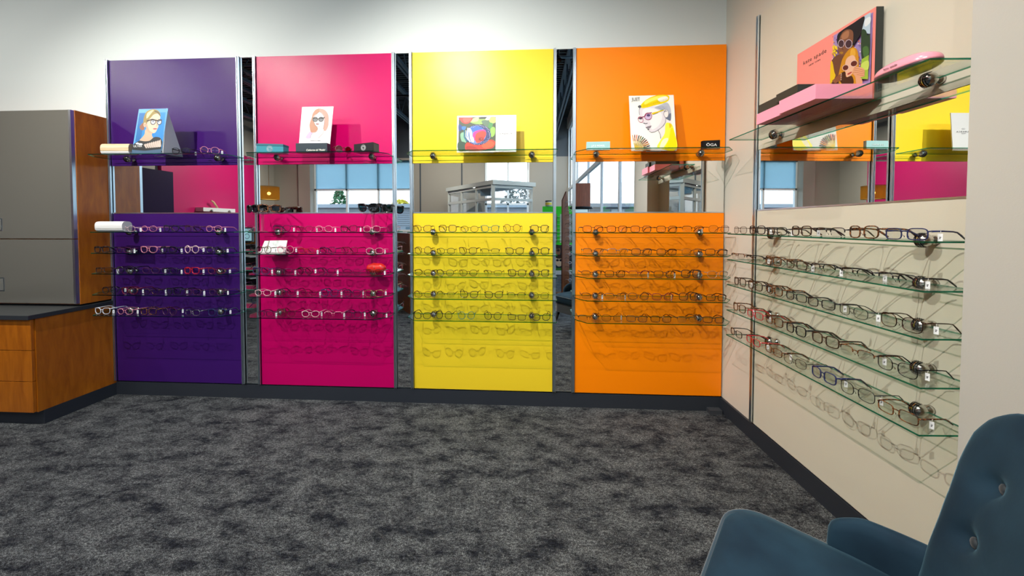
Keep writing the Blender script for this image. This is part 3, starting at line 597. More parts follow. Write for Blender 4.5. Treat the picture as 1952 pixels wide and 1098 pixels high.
D1 = glassy('brown_lens', (.08, .035, .02)); D2 = glassy('green_grey_lens', (.05, .12, .12), rough=.05)
sun_stand(-2.02, 'brown sunglasses', 0, D1, 0); sun_stand(-1.166, 'black sunglasses', 0, D2, 0)
glasses(WB, -2.075, -.165, 1.494, 'square', 'black', 'black sunglasses at left on the acrylic stand, magenta panel', 'sunglasses on stands', -.4, 0, 1.1, dark=D2, big=2.2, name='sunglasses')
glasses(WB, -1.935, -.165, 1.496, 'square', 'tortoiseshell', 'tortoiseshell sunglasses on the left acrylic stand, magenta panel', 'sunglasses on stands', .7, 0, 1.1, dark=D1, big=2.2, name='sunglasses')
glasses(WB, -1.19, -.165, 1.498, 'cat-eye', 'black', 'black cat-eye sunglasses at left on right acrylic stand, magenta panel', 'sunglasses on stands', -.12, 0, 1.2, dark=D2, big=2.0, name='sunglasses')
glasses(WB, -1.105, -.135, 1.494, 'cat-eye', 'black', 'black sunglasses behind on the right acrylic stand, magenta panel', 'sunglasses on stands', .18, 0, 1.2, dark=D2, big=2.0, name='sunglasses')
# white open box on the third shelf, red pouch on the fourth
t = thing('presentation_box', 'white presentation box leaning open behind glasses on third shelf, magenta panel', 'box', WB @ T((-1.985, -.09, SHZ[2]+.0032)))
b = MB()
for i in range(6): b.prism([(-.100+.0, .004), (-.052, .004), (-.050, .092), (-.088, .092)], -.002, .002, M=T((i*0, 0, 0)) @ RX(PI/2)); break
b.prism([(-.05, .004), (.098, .004), (.094, .096), (-.048, .094)], -.002, .002, M=RX(PI/2)); b.build('box_lid', M_white, t, M=T((.01, 0, 0)) @ RX(-.35))
MB().prism([(-.055, .003), (-.048, .003), (-.046, .094), (-.053, .094)], -.0045, -.002, M=RX(PI/2)).build('ribbon', mat('taupe_ribbon', (.25, .2, .16), .5), t, M=T((.01, 0, 0)) @ RX(-.35) @ T((0, -.0065, 0)))
MB().box(-.095, .105, -.02, .05, 0, .006).build('box_base', M_white, t)
t = thing('pouch', 'red ribbed rounded leather pouch on the fourth shelf, magenta panel', 'pouch', WB @ T((-1.163, -.09, SHZ[3]+.0032)))
vs = []; n, mseg = 16, 40
for i in range(n+1):
    th = PI*i/n
    for k in range(mseg):
        ph = 2*PI*k/mseg; rib = 1+.05*math.cos(8*th+2*math.sin(ph)); vs.append((-.075*math.cos(th), -.034*math.sin(th)*math.cos(ph)*rib, .040+.038*math.sin(th)**.8*math.sin(ph)*rib if i not in (0, n) else .040))
b = MB(); b.add(vs, [(i*mseg+k, i*mseg+(k+1) % mseg, (i+1)*mseg+(k+1) % mseg, (i+1)*mseg+k) for i in range(n) for k in range(mseg)], 0, sm=True)
b.build('pouch_body', mat('red_leather', (.62, .015, .01), .32, coat=.3), t); MB().sphere((.0, -.035, .045), .005, seg=10).build('snap_button', M_chrome, t)

# --- yellow panel: card with a rose seen through a lens
t = thing('display_card', 'white card with a rose seen through a lens, yellow panel', 'sign', WB @ T((-.318, -.135, SZ)))
MB().box(-.217, .217, 0, .006, 0, .272).build('front_card', M_white, t, M=RX(-.07), bevel=.001)
MB().box(-.05, .05, .01, .014, 0, .2).build('easel_strut', M_white, t, M=RX(-.25))
a = Art(lambda x, y: (-.217+(x-115)/1385*.434, (1005-y)/880*.272))
a.rect('3b4a34', 155, 165, 1022, 970)
for P, c in (([(420, 280), (600, 180), (780, 190), (820, 290), (640, 340)], '8fb85a'), ([(850, 180), (1010, 170), (1015, 300), (900, 310)], 'b6c26a'), ([(900, 430), (1000, 420), (1000, 580), (920, 640)], '8cc850'), ([(600, 170), (800, 165), (780, 210), (620, 210)], '2f3b2e'), ([(480, 200), (620, 170), (600, 260), (440, 270)], 'd8d890'), ([(850, 300), (960, 330), (900, 450), (840, 400)], '3f8a4a'), ([(200, 560), (300, 540), (340, 760), (230, 740)], '7fb090'), ([(150, 760), (330, 780), (300, 960), (155, 960)], '2c4a38'), ([(700, 250), (860, 260), (830, 420), (720, 330)], '52705a'), ([(820, 170), (900, 160), (860, 240), (780, 230)], 'e4ecc0')): a.poly(c, P)
a.poly('b8352c', [(170, 178), (470, 178), (440, 270), (350, 325), (250, 300), (185, 230)]).poly('d4564a', [(260, 185), (440, 182), (400, 270), (290, 290)])
a.poly('d8321c', [(310, 860), (360, 770), (500, 800), (700, 820), (850, 720), (960, 720), (1015, 780), (960, 900), (820, 930), (700, 968), (370, 968)]).poly('f2542a', [(700, 830), (860, 730), (990, 790), (930, 880), (760, 910)]).poly('a02418', [(330, 880), (420, 850), (560, 880), (620, 960), (380, 966)])
a.poly('1f3f80', [(160, 330), (260, 400), (230, 470), (160, 490)]).poly('2b74b4', [(230, 390), (330, 390), (300, 470), (240, 460)])
a.ell('20346c', 610, 590, 305, 245).ell('5f86d6', 560, 590, 240, 205).poly('2a62c8', [(430, 400), (600, 380), (720, 440), (640, 480), (500, 520)]).poly('b8c8ee', [(400, 420), (460, 480), (480, 640), (440, 700), (395, 560)])
a.poly('e0288e', [(500, 540), (620, 480), (760, 470), (800, 540), (780, 620), (640, 640), (560, 720), (500, 700)]).poly('e83c2a', [(560, 580), (700, 500), (790, 530), (790, 620), (740, 700), (640, 780), (560, 760)]).ell('a82c24', 680, 690, 80, 58).ell('5c1a18', 680, 695, 45, 30).ell('c8402c', 690, 690, 22, 16)
a.poly('e8d8f4', [(420, 640), (500, 640), (520, 760), (440, 740)]).line('f4f8f4', [(375, 420), (365, 560), (385, 680), (430, 760)], 26).line('163a52', [(400, 520), (410, 660), (450, 760)], 10).line('1c6c80', [(290, 480), (290, 640), (350, 750)], 26).line('cfe4dc', [(330, 480), (330, 620), (370, 700)], 16)
rr = random.Random(3)
for i in range(90):
    th = -2.3+4.6*i/90; R0 = rr.uniform(.84, 1.0); a.ell('d8dcf6', 610+300*R0*math.cos(th), 590+238*R0*math.sin(th), 5, 5, n=6)
a.rect('8a9090', 1100, 958, 1410, 962)
a.done(t, RX(-.07) @ T((0, -.0008, 0)))
lettering('LAMARCA', .017, mat('grey_print', (.12, .12, .12), .5), t, .135, .0066, .134, sp=1.6, tilt=.07, sx=.95)
lettering('EYEWEAR', .006, mat('grey_print', (.12, .12, .12), .5), t, .135, .0062, .122, sp=1.3, tilt=.07)
b = MB()
for s in (-1, 1): b.tube([(.135+s*.006+.005*math.cos(i*PI/6), +.0082, .155+.006*math.sin(i*PI/6)) for i in range(12)], .0005, seg=4, closed=True, up=Vector((0, 1, 0)))
b.build('printed_emblem', mat('grey_print', (.12, .12, .12), .5), t)

# --- orange panel: illustrated card, glass name block, black name block
t = thing('display_card', 'white card illustrated with a yellow-haired head in profile, orange panel', 'sign', WB @ T((.877, -.125, SZ)))
tl = RX(-.13)
MB().prism([(-.158, 0), (.158, 0), (.152, .412), (-.164, .412)], -.005, 0, M=RX(PI/2)).build('front_card', M_white, t, M=tl)
MB().box(-.05, .05, .012, .016, 0, .2).build('easel_strut', M_white, t, M=RX(-.28))
a = Art(lambda x, y: (-.158+(x-90+(1045-y)*.05)/805*.316-.006*(1045-y)/1000, (1045-y)/1000*.412))
a.poly('f3f2ea', [(90, 1042), (893, 1030), (825, 44), (42, 52)], False)
a.poly('ebe4e2', [(560, 680), (690, 520), (790, 500), (800, 560), (770, 650), (700, 760), (650, 830), (600, 830), (590, 740)])
a.poly('fff04a', [(700, 560), (800, 570), (850, 700), (890, 1020), (560, 1000), (600, 870), (680, 740)]).poly('f8e400', [(800, 640), (860, 740), (888, 1022), (680, 1022), (750, 860)]).poly('f7f0c8', [(640, 860), (720, 820), (740, 860), (640, 1010), (590, 990)]).poly('ffc61a', [(760, 560), (800, 570), (800, 620), (770, 640)])
a.poly('dfd8de', [(235, 270), (220, 320), (222, 370), (240, 430), (222, 470), (255, 530), (300, 562), (330, 580), (335, 615), (355, 640), (382, 660), (400, 695), (440, 718), (500, 708), (560, 680), (630, 630), (690, 560), (705, 470), (680, 360), (640, 280), (500, 240), (380, 262)])
a.poly('f1ebeb', [(300, 300), (480, 280), (600, 350), (640, 430), (600, 560), (520, 640), (450, 660), (430, 560), (400, 500), (300, 440)])
a.poly('b9bcc8', [(500, 270), (600, 225), (720, 180), (775, 250), (798, 350), (790, 500), (735, 490), (690, 458), (745, 420), (745, 330), (700, 300), (650, 312), (560, 300)]).poly('6d7488', [(750, 400), (795, 380), (790, 505), (740, 495), (695, 460), (740, 445)])
for i in range(8): a.line('8e93a6', [(520+i*12, 262+i*6), (620+i*10, 240+i*10), (730+i*6, 260+i*22)], 3)
a.poly('f2d400', [(245, 240), (300, 165), (400, 95), (520, 50), (650, 38), (752, 55), (766, 100), (740, 155), (650, 195), (520, 225), (380, 262), (285, 275)]).poly('fbec62', [(330, 150), (480, 80), (640, 55), (720, 70), (600, 110), (440, 160), (330, 210)]).poly('f4f2e4', [(560, 110), (680, 70), (735, 80), (740, 120), (680, 155), (600, 165)])
for i in range(26): a.line('b08a00', [(290+i*17, 262-i*4.4), (296+i*17, 222-i*4.6)], 4)
a.poly('5c5a5e', [(200, 245), (235, 222), (262, 240), (250, 270), (222, 272)]).line('5a5560', [(240, 262), (222, 320), (232, 400)], 5)
a.ell('efe6e2', 708, 385, 46, 76).ring('6f6a72', 708, 385, 42, 72, 7).ell('8d8890', 700, 352, 24, 22).ell('efe6e2', 705, 364, 20, 18)
a.poly('e7c81e', [(455, 368), (560, 340), (655, 310), (660, 326), (560, 362), (470, 398)]).line('3a8a4a', [(600, 326), (660, 312)], 9).line('4b3a10', [(470, 398), (560, 364)], 6)
a.ell('c9b4d4', 385, 428, 60, 60).ell('3d2a4a', 390, 405, 22, 15).ell('56406a', 390, 410, 34, 24).ring('a85672', 385, 428, 64, 62, 11).ring('b06a80', 250, 485, 42, 56, 10, -.5).line('8a2a4c', [(200, 462), (290, 438), (330, 425), (350, 380), (450, 360)], 14).ell('4d3a4a', 250, 462, 30, 16)
a.line('4a464e', [(300, 548), (345, 560), (372, 550)], 8).line('3a353c', [(340, 632), (390, 612), (442, 600)], 7).poly('8a7f88', [(345, 632), (400, 612), (442, 602), (420, 632), (372, 648)]).ell('4c474e', 388, 664, 18, 9).line('7d7680', [(400, 695), (440, 718), (500, 710), (570, 672), (640, 615), (690, 550), (702, 470)], 6).line('6d6670', [(562, 682), (600, 760), (608, 830)], 8)
import itertools
fc = ['e8a070', '8a2c14', 'e0603c', '2c1c10', '7a6a10', '3c5a2a', '4c3a10', '6a1c10', 'b85a10', 'c87a20', '2c1810', '382010', '8a5a20']
for i, c in enumerate(fc):
    th = math.radians(100-i*8.6); ex, ey = 150+272*math.cos(th), 1020-262*math.sin(th); mx, my = 150+160*math.cos(th), 1020-155*math.sin(th)
    a.line('d8a040' if i % 2 else 'c8c030', [(152, 1018), (mx, my)], 9).line(c, [(mx, my), (ex, ey)], 15).line('f0e0a0' if i % 3 else 'd08030', [(mx+8, my), ((mx+ex)/2, (my+ey)/2)], 5)
a.line('555555', [(700, 1002), (850, 1000)], 3)
a.done(t, tl @ T((0, -.0003, 0)))
lettering('JUST', .036, mat('grey_print', (.12, .12, .12), .5), t, -.118, .0425, .380, tilt=.13, sx=.8)
t = thing('name_block', 'pale glass name block at left on the top shelf, orange panel', 'sign', WB @ T((.478, -.155, SZ)) @ RZ(-.04))
MB().box(-.082, .082, -.010, .012, 0, .060).build('glass_block', [mat('frosted_glass_block', (.30, .50, .50), .15)], t, bevel=.002)
lettering("J.F.S MOREL", .0165, mat('white_print', (.9, .95, .95), .3), t, 0, -.0108, .030, sp=1.1)
t = thing('name_block', 'black name block at right on the top shelf, orange panel', 'sign', WB @ T((1.252, -.15, SZ)) @ RZ(.12))
MB().prism([(-.062, 0), (.062, 0), (.062, .064), (-.062, .056)], -.012, .012, M=RX(PI/2)).build('block', M_black, t, bevel=.001)
lettering('ÖGA', .026, mat('white_print', (.9, .95, .95), .3), t, 0, -.0125, .028, sx=1.35)

# --- cream right wall: pink sign, stacked pink boxes with black lids, pink case
M_pink = mat('coral_pink_card', (.80, .235, .20), .45); M_pink2 = mat('rose_pink_card', (.82, .30, .42), .4); M_blackcard = mat('black_green_card', (.010, .016, .014), .45)
t = thing('display_sign', 'large coral pink block sign with a photo of two women in sunglasses', 'sign', WR @ T((.900, -.045, SZ)))
MB().box(-.200, .200, 0, .030, 0, .377).build('sign_block', [M_pink], t)
MB().box(.200, .2015, 0, .030, 0, .377).box(-.200, .200, .030, .0315, 0, .377).build('sign_edge', M_blackcard, t)
def mp(x, y):
    u = (x-70)/560; top = 310-285*u; zb = .142-.08*u; return (.009+u*.179, zb+(.362-zb)*(1038-y)/(1038-top))
a = Art(lambda x, y: (x, y)); a.rect('5a3020', .008, .02, .188, .3); a.done(t)
a = Art(mp)
a.poly('a890c8', [(70, 308), (632, 26), (618, 1036), (66, 1036)], False)
rr = random.Random(5)
for i in range(230):
    x = rr.uniform(78, 520); y = rr.uniform(320, 1000); a.ell(rr.choice(['f0e8f4', '6a3c90', 'e8c830', 'd84a6a', 'ffffff', '8a6ac0', 'c8402c']), x, y, rr.uniform(5, 11), rr.uniform(6, 14), n=6)
for i in range(14): a.ell('f0d020', rr.uniform(90, 170), rr.uniform(470, 620), 14, 18, n=6)
a.poly('b8cfe0', [(545, 70), (632, 26), (630, 330), (520, 290)], False).poly('e4ecf0', [(560, 120), (628, 90), (628, 170), (560, 220)]).poly('24402a', [(515, 290), (570, 270), (600, 350), (630, 340), (622, 640), (530, 680)]).poly('3f6a34', [(540, 520), (600, 500), (620, 600), (560, 650)]).poly('94b83c', [(528, 680), (622, 620), (618, 960), (500, 960)], False).poly('c0d860', [(530, 740), (618, 700), (618, 820), (530, 820)])
a.poly('15161e', [(160, 380), (175, 290), (260, 225), (400, 150), (548, 72), (535, 200), (500, 330), (430, 430), (400, 470), (250, 440), (180, 460)])
a.poly('6a4230', [(85, 690), (190, 600), (300, 590), (330, 640), (260, 700), (240, 900), (120, 960), (90, 840)]).poly('e8c020', [(70, 720), (100, 720), (130, 860), (150, 930), (90, 1030), (66, 1036)])
a.poly('7d5038', [(215, 320), (270, 250), (340, 235), (395, 270), (405, 350), (395, 450), (350, 540), (290, 600), (235, 615), (195, 580), (180, 470)]).poly('a87252', [(230, 320), (290, 262), (340, 262), (330, 350), (250, 380)])
a.ell('3c2430', 228, 440, 40, 52, .1).ell('3c2430', 340, 450, 44, 58, .1).ring('c8bccc', 228, 440, 46, 58, 8).ring('c8bccc', 340, 450, 50, 62, 8).poly('a87a20', [(205, 575), (240, 560), (265, 575), (240, 595)]).line('4a2a20', [(255, 480), (245, 525), (270, 530)], 7)
a.poly('c98a1c', [(360, 520), (420, 505), (470, 560), (490, 720), (470, 1036), (210, 1036), (230, 760), (280, 620)]).poly('e0a838', [(380, 530), (430, 530), (440, 620), (370, 640)])
a.poly('e4b698', [(300, 720), (330, 650), (400, 618), (440, 650), (450, 740), (420, 850), (370, 930), (325, 935), (300, 860)]).poly('3a1c10', [(230, 900), (300, 860), (320, 940), (400, 920), (420, 1036), (250, 1036)])
a.ell('5c2420', 305, 800, 42, 36, -.5).ell('5c2420', 425, 740, 46, 38, -.5).ring('e0c0b8', 305, 800, 48, 42, 8, -.5).ring('e0c0b8', 425, 740, 52, 44, 8, -.5).poly('a83a34', [(335, 890), (375, 865), (405, 860), (375, 890), (345, 905)])
for i in range(4): a.poly('dca27c', [(410+i*14, 860+i*24-i*i*3), (440, 790+i*30), (540, 800+i*26), (578, 850+i*22), (520, 880+i*18), (480, 850+i*26)])
for i in range(4): a.line('9a5a3c', [(430, 800+i*32), (575, 840+i*24)], 5)
a.poly('d8a07a', [(405, 880), (470, 900), (540, 960), (545, 1036), (470, 1036), (450, 930)])
for i in range(4): a.line('8a5236', [(110+i*12, 1010+i*8), (200, 930+i*22), (248, 895+i*28)], 24).ell('f0e8e0', 245, 895+i*28, 8, 6)
a.done(t, T((0, -.0004, 0)))
lettering('kate spade', .028, M_blackcard, t, -.094, -.0004, .312, sp=1.12); lettering('NEW YORK', .011, M_blackcard, t, -.092, -.0004, .284, sp=1.25)
def tray(x0, x1, d0, d1, z0, zh, lx0, lx1, ld0, ld1, lh, label):
    cx, cy = (x0+x1)/2, -(d0+d1)/2
    t = thing('display_box', label, 'box', WR @ T((cx, cy, z0)))
    MB().box(x0-cx, x1-cx, -d1-cy, -d0-cy, 0, zh).build('pink_tray', [M_pink2], t, bevel=.001)
    MB().box(lx0-cx, lx1-cx, -ld1-cy, -ld0-cy, zh, zh+lh).build('black_lid', M_blackcard, t, bevel=.0008)
tray(.725, .895, .05, .270, SZ, .055, .730, .868, .045, .264, .045, 'pink box with black lid nearest the corner, right-wall top shelf')
tray(.900, 1.10, .05, .285, SZ, .062, .872, 1.0, .045, .279, .040, 'pink box with black lid below the pink sign, right-wall top shelf')
# pink clam case
t = thing('glasses_case', 'glossy pink clamshell glasses case with dark underside, right-wall top shelf', 'case', WR @ T((1.315, -.15, SZ)) @ RZ(.05))
def clam(z0, z1, s0, n=24):
    b = MB(); rings = []
    for k in range(7):
        u = k/6; z = z0+(z1-z0)*u; s = s0*(1-.45*u*u*u); rings.append([(.092*s*math.copysign(abs(math.cos(2*PI*i/n))**.7, math.cos(2*PI*i/n)), .048*s*math.copysign(abs(math.sin(2*PI*i/n))**.8, math.sin(2*PI*i/n)), z) for i in range(n)])
    vs = [p for r in rings for p in r]
    b.add(vs, [(i*n+k, i*n+(k+1) % n, (i+1)*n+(k+1) % n, (i+1)*n+k) for i in range(6) for k in range(n)]+[tuple(range(n)), tuple(range(6*n, 7*n))], 0, sm=True); return b
clam(.022, .060, 1.0).build('case_lid', mat('pink_gloss', (.85, .33, .42), .22, coat=.4), t); clam(.021, .0, 1.0).build('case_base', mat('pink_gloss_dark', (.035, .03, .03), .3), t)
lettering('kate spade', .010, M_blackcard, t, -.01, -.050, .036)

# ------------------------------------------------------------------ cabinet at the left
XC0 = -3.41
t = thing('base_cabinet', 'cherry veneer base cabinet with three drawers at the left', 'cabinet', T((-4.5, 0, 0)))
MB().box(-1.2, XC0+4.5, -.447, .028, .10, .752).build('carcass', M_wood, t)
MB().box(-1.2, XC0+4.5-.0, -.418, .028, 0, .10).build('plinth', M_base, t)
for col, (x0, x1) in enumerate(((-4.2, -3.418), (-5.0, -4.206), (-5.7, -5.006))):
    for r in range(3):
        z0 = .104+r*.2165; MB().box(x0+4.5, x1+4.5, -.466, -.448, z0, z0+.2125).build('drawer_front', M_wood, t, bevel=.0015)
t = thing('countertop', 'dark slate laminate countertop on the cherry base cabinet', 'countertop', T((-4.5, 0, .755)))
MB().box(-1.25, XC0+4.5+.008, -.485, .028, 0, .028).build('slab', M_counter, t); MB().box(-1.25, XC0+4.5+.0085, -.4865, -.485, -.001, .026).box(XC0+4.508, XC0+4.5095, -.486, .028, -.001, .026).build('edge_band', M_counteredge, t)
t = thing('wall_cabinet', 'tall wall cabinet with grey gloss doors and cherry side panel', 'cabinet', T((-4.5, 0, .785)))
MB().box(-1.2, XC0+4.5, -.205, .028, .012, 1.475).build('carcass', M_wood, t); MB().box(-1.2, XC0+4.48, -.195, .0, 0, .013).build('reveal', M_black, t)
for x0, x1 in ((-4.22, -3.432), (-5.02, -4.224), (-5.7, -5.024)):
    for z0, z1, hz in ((.020, .505, .17), (.512, 1.472, .62)):
        d = MB().box(x0+4.5, x1+4.5, -.226, -.207, z0, z1).build('door', M_door, t, bevel=.001)
        hx = x0+4.5+.192
        MB().box(hx-.028, hx+.028, -.2275, -.2265, hz-.06 if z0 < .1 else hz-.05, hz+.045).build('handle', M_alu, d); MB().box(hx-.022, hx+.022, -.2285, -.2276, hz-.052 if z0 < .1 else hz-.042, hz+.037).build('handle_recess', mat('handle_recess', (.13, .13, .12), .2), d)
        o = MB().box(x1+4.5, x1+4.5+.018, -.228, -.206, z0, z1).build('edge_profile', M_alu, t)
# ------------------------------------------------------------------ blue velvet armchair, lower right
CH = T((.69, -1.86, 0)) @ RZ(math.atan2(-.77, -.64))
t = thing('armchair', 'blue velvet armchair with buttoned back, right foreground', 'armchair', CH)
def rr_outline(hx, y0, y1, r, n=8, front=.0):
    P = []
    for cx, cy, a0 in ((hx-r, y1-.05, 0), (-hx+r, y1-.05, 90), (-hx+r, y0+r, 180), (hx-r, y0+r, 270)):
        rr_ = r if a0 >= 180 else .05
        cx2 = math.copysign(hx-rr_, cx); 
        for k in range(n+1): th = math.radians(a0+90*k/n); P.append((cx2+rr_*math.cos(th), cy+rr_*math.sin(th)-(front*(1-(cx2/hx)**2) if a0 >= 180 else 0)))
    return P
def densify(P, m=3):
    o = []
    for i in range(len(P)):
        a_, b_ = P[i], P[(i+1) % len(P)]; L = math.hypot(b_[0]-a_[0], b_[1]-a_[1]); k = max(1, int(L/.03))
        o += [(a_[0]+(b_[0]-a_[0])*j/k, a_[1]+(b_[1]-a_[1])*j/k) for j in range(k)]
    return o
P = densify(rr_outline(.305, -.275, .25, .105)); n = len(P)
b = MB(); rings = []
for s, z in ((.90, .355), (.985, .362), (1.0, .385), (1.0, .425), (.985, .445), (.95, .457), (.85, .466), (.7, .473), (.5, .478), (.25, .481), (.02, .482)):
    rings.append([(x*s, (y+.01)*s-.01, z+.03) for x, y in P])
b.add([p for r in rings for p in r], [(i*n+k, i*n+(k+1) % n, (i+1)*n+(k+1) % n, (i+1)*n+k) for i in range(len(rings)-1) for k in range(n)], 0, sm=True)
b.build('seat_cushion', M_velvet, t)
MB().tube([(x*.992, (y+.01)*.992-.01, .476) for x, y in P], .0048, seg=8, closed=True).build('piping', mat('velvet_piping', (.010, .040, .065), .7, sheen=.5), t)
b = MB(); b.prism([(x*.96, y*.96) for x, y in P], .27, .39, sm=True); b.build('apron', mat('dark_velvet', (.008, .022, .036), .8, sheen=.4), t)
for sx_, sy_ in ((-1, -1), (1, -1), (-1, 1), (1, 1)):
    MB().tube([(sx_*.24, sy_*.20+(.0 if sy_ < 0 else .02), .26), (sx_*.285, sy_*.27, 0.0)], [.02, .011], seg=12).build('leg', M_black, t)
# back: tall shell, narrow waist, buttoned
def back_pt(u, v, off):
    """u -1..1 across, v 0..1 up"""
    wv = [(0, .225), (.28, .222), (.38, .238), (.49, .251), (.60, .268), (.70, .300), (.82, .322), (.90, .312), (.96, .280), (1.0, .225)]
    for (a0, w0), (a1, w1) in zip(wv, wv[1:]):
        if v <= a1+1e-9: q = (v-a0)/(a1-a0); wd = w0+(w1-w0)*q+.035; break
    z = .40+v*.61-.015*abs(u)**3*v**6; x = u*wd; k = (z-.40)/.58
    y = .16+.09*k*k+.05*k-.075*abs(u)**2.2
    return x, y, z
BUT = [(-.13, .80), (.13, .80), (0, .66), (-.13, .655), (.13, .655)]
BUT = [(-.225, .83), (.0, .83), (.225, .83), (-.20, .704), (.0, .704), (.20, .704)]
def tuft(x, z):
    d = 0
    for bx, bz in BUT: r2 = ((x-bx)**2+(z-bz)**2); d += .020*math.exp(-r2/(.024**2))+.007*math.exp(-r2/(.06**2))
    for i, (bx, bz) in enumerate(BUT):
        for (cx_, cz_) in BUT[i+1:]:
            L2 = (cx_-bx)**2+(cz_-bz)**2
            if L2 < .18**2:
                q = max(0, min(1, ((x-bx)*(cx_-bx)+(z-bz)*(cz_-bz))/L2)); dd = (x-bx-q*(cx_-bx))**2+(z-bz-q*(cz_-bz))**2; d += .004*math.exp(-dd/(.012**2))
    return d
NU, NV = 48, 56; b = MB(); front = []; rear = []
for j in range(NV+1):
    for i in range(NU+1):
        u = -1+2*i/NU; v = j/NV; x, y, z = back_pt(u, v, 0); puff = -.035*abs(u)**12-.03*v**14
        front.append((x, y-puff+tuft(x, z), z)); rear.append((x*1.0, y+.02*abs(u)**12+.03*v**14+.075*(1-.45*abs(u)**8)*(1-.55*v**8), z))
nn = NU+1; N = len(front); fs = []
for j in range(NV):
    for i in range(NU): a_ = j*nn+i; fs += [(a_, a_+1, a_+nn+1, a_+nn), (N+a_, N+a_+nn, N+a_+nn+1, N+a_+1)]
for j in range(NV):
    for i in (0, NU): a_ = j*nn+i; fs.append((a_, a_+nn, N+a_+nn, N+a_))
for i in range(NU): fs.append((NV*nn+i, NV*nn+i+1, N+NV*nn+i+1, N+NV*nn+i)); fs.append((i, i+1, N+i+1, N+i))
b.add(front+rear, fs, 0, sm=True); bk = b.build('backrest', M_velvet, t)
for bx, bz in BUT:
    y = min(front, key=lambda p: (p[0]-bx)**2+(p[2]-bz)**2)[1]
    MB().sphere((bx, y-.004, bz), .0125, seg=16, sc3=(1, .6, 1)).build('button', mat('button_velvet', (.010, .018, .026), .7, sheen=.2), bk)
# low wrap-round arms
for s in (-1, 1):
    path = []; b = MB(); rings = []
    for k in range(15):
        q = k/14; x = s*(.315-.06*q*q); y = -.035+.26*q; top = .535+.050*min(1, q*3.5)**.6+.03*q; th = .022+.012*q
        rings.append([(x-s*th*.2, y, .40), (x-s*th, y, .45), (x-s*th, y, top-.012), (x-s*th*.4, y, top), (x+s*th*.4, y, top-.004), (x+s*th, y, top-.02), (x+s*th, y, .42), (x+s*th*.3, y, .39)])
    m_ = 8; b.add([p for r in rings for p in r], [(i*m_+k, i*m_+(k+1) % m_, (i+1)*m_+(k+1) % m_, (i+1)*m_+k) for i in range(14) for k in range(m_)]+[tuple(range(m_)), tuple(range(14*m_, 15*m_))], 0, sm=True)
    o = b.build('armrest', M_velvet, t); sb = o.modifiers.new('subsurf', 'SUBSURF'); sb.levels = sb.render_levels = 1

# ------------------------------------------------------------------ the shop behind the camera, seen in the mirrors
# amber pendant lamp
t = thing('pendant_lamp', 'amber perforated drum pendant lamp, seen in the mirrors', 'lamp', T((-8.27, -7.85, 2.20)))
m = bpy.data.materials.new('amber_mesh'); m.use_nodes = True; n_ = m.node_tree; n_.nodes.clear()
o_ = n_.nodes.new('ShaderNodeOutputMaterial'); mx = n_.nodes.new('ShaderNodeMixShader'); tr = n_.nodes.new('ShaderNodeBsdfTransparent'); df = n_.nodes.new('ShaderNodeBsdfTranslucent'); d2 = n_.nodes.new('ShaderNodeBsdfDiffuse'); m3 = n_.nodes.new('ShaderNodeMixShader')
tr.inputs[0].default_value = (.95, .75, .35, 1); df.inputs[0].default_value = (.8, .45, .08, 1); d2.inputs[0].default_value = (.16, .10, .03, 1); m3.inputs[0].default_value = .5
n_.links.new(df.outputs[0], m3.inputs[1]); n_.links.new(d2.outputs[0], m3.inputs[2]); mx.inputs[0].default_value = .62
n_.links.new(tr.outputs[0], mx.inputs[1]); n_.links.new(m3.outputs[0], mx.inputs[2]); n_.links.new(mx.outputs[0], o_.inputs[0])
MB().lathe([(.28, 0), (.28, .42)], seg=40).build('drum_shade', m, t)
MB().lathe([(.278, 0), (.284, 0), (.284, .012), (.278, .012)], seg=40).lathe([(.278, .408), (.284, .408), (.284, .42), (.278, .42)], seg=40).build('shade_rim', mat('brass', (.5, .3, .08), .3, 1.0), t)
MB().lathe([(.001, .02), (.275, .02)], seg=32).build('diffuser', emis('warm_diffuser', (1.0, .62, .16), 1.3), t)
MB().sphere((0, 0, .2), .05, seg=12).build('bulb', emis('warm_bulb', (1.0, .7, .3), 14), t)
MB().tube([(0, 0, .25), (0, 0, CEIL-2.2)], .006, seg=6).build('cord', mat('brass', (.5, .3, .08), .3, 1.0), t)
# entrance vestibule
M_vest = mat('vestibule_frame', (.50, .52, .49), .45)
C0 = Vector((-1.2, -8.5, 0)); e1 = Vector((-2.0, -2.3, 0)); e2 = Vector((1.25, -.72, 0)); H = 2.86
t = thing('entrance_vestibule', 'pale framed glass entrance vestibule, seen in the yellow panel mirror', 'vestibule', T(C0))
def bar(b, p, q, w_, h_):
    d = (q-p); L = d.length; M_ = T(p) @ d.to_track_quat('X', 'Z').to_matrix().to_4x4(); b.box(0, L, -w_/2, w_/2, -h_/2, h_/2, M=M_)
Zv = lambda z: Vector((0, 0, z)); O0 = Vector((0, 0, 0))
fr = MB(); gl = MB()
for d, nsp in ((e1, 3), (e2, 1)):
    for k in range(0 if d is e1 else 1, nsp+1): p = d*(k/nsp); bar(fr, p+Zv(0), p+Zv(H-.1), .12 if k in (0, ) else .08, .12 if k == 0 else .08)
    for z, h_ in ((H-.2, .08), (2.25, .09), (.08, .16)): bar(fr, Zv(z), d+Zv(z), .09, h_)
    bar(gl, Zv(H/2), d+Zv(H/2), .008, H-.2)
rf = MB(); c_ = [Vector((.0, .12, 0)), e1+Vector((-.12, .03, 0)), e1+e2+Vector((0, -.1, 0)), e2+Vector((.14, .03, 0))]
rf.prism([(p.x, p.y) for p in c_], H-.14, H)
fr.build('frame', M_vest, t); gl.build('glass_walls', M_winglass, t); rf.build('roof', M_vest, t)
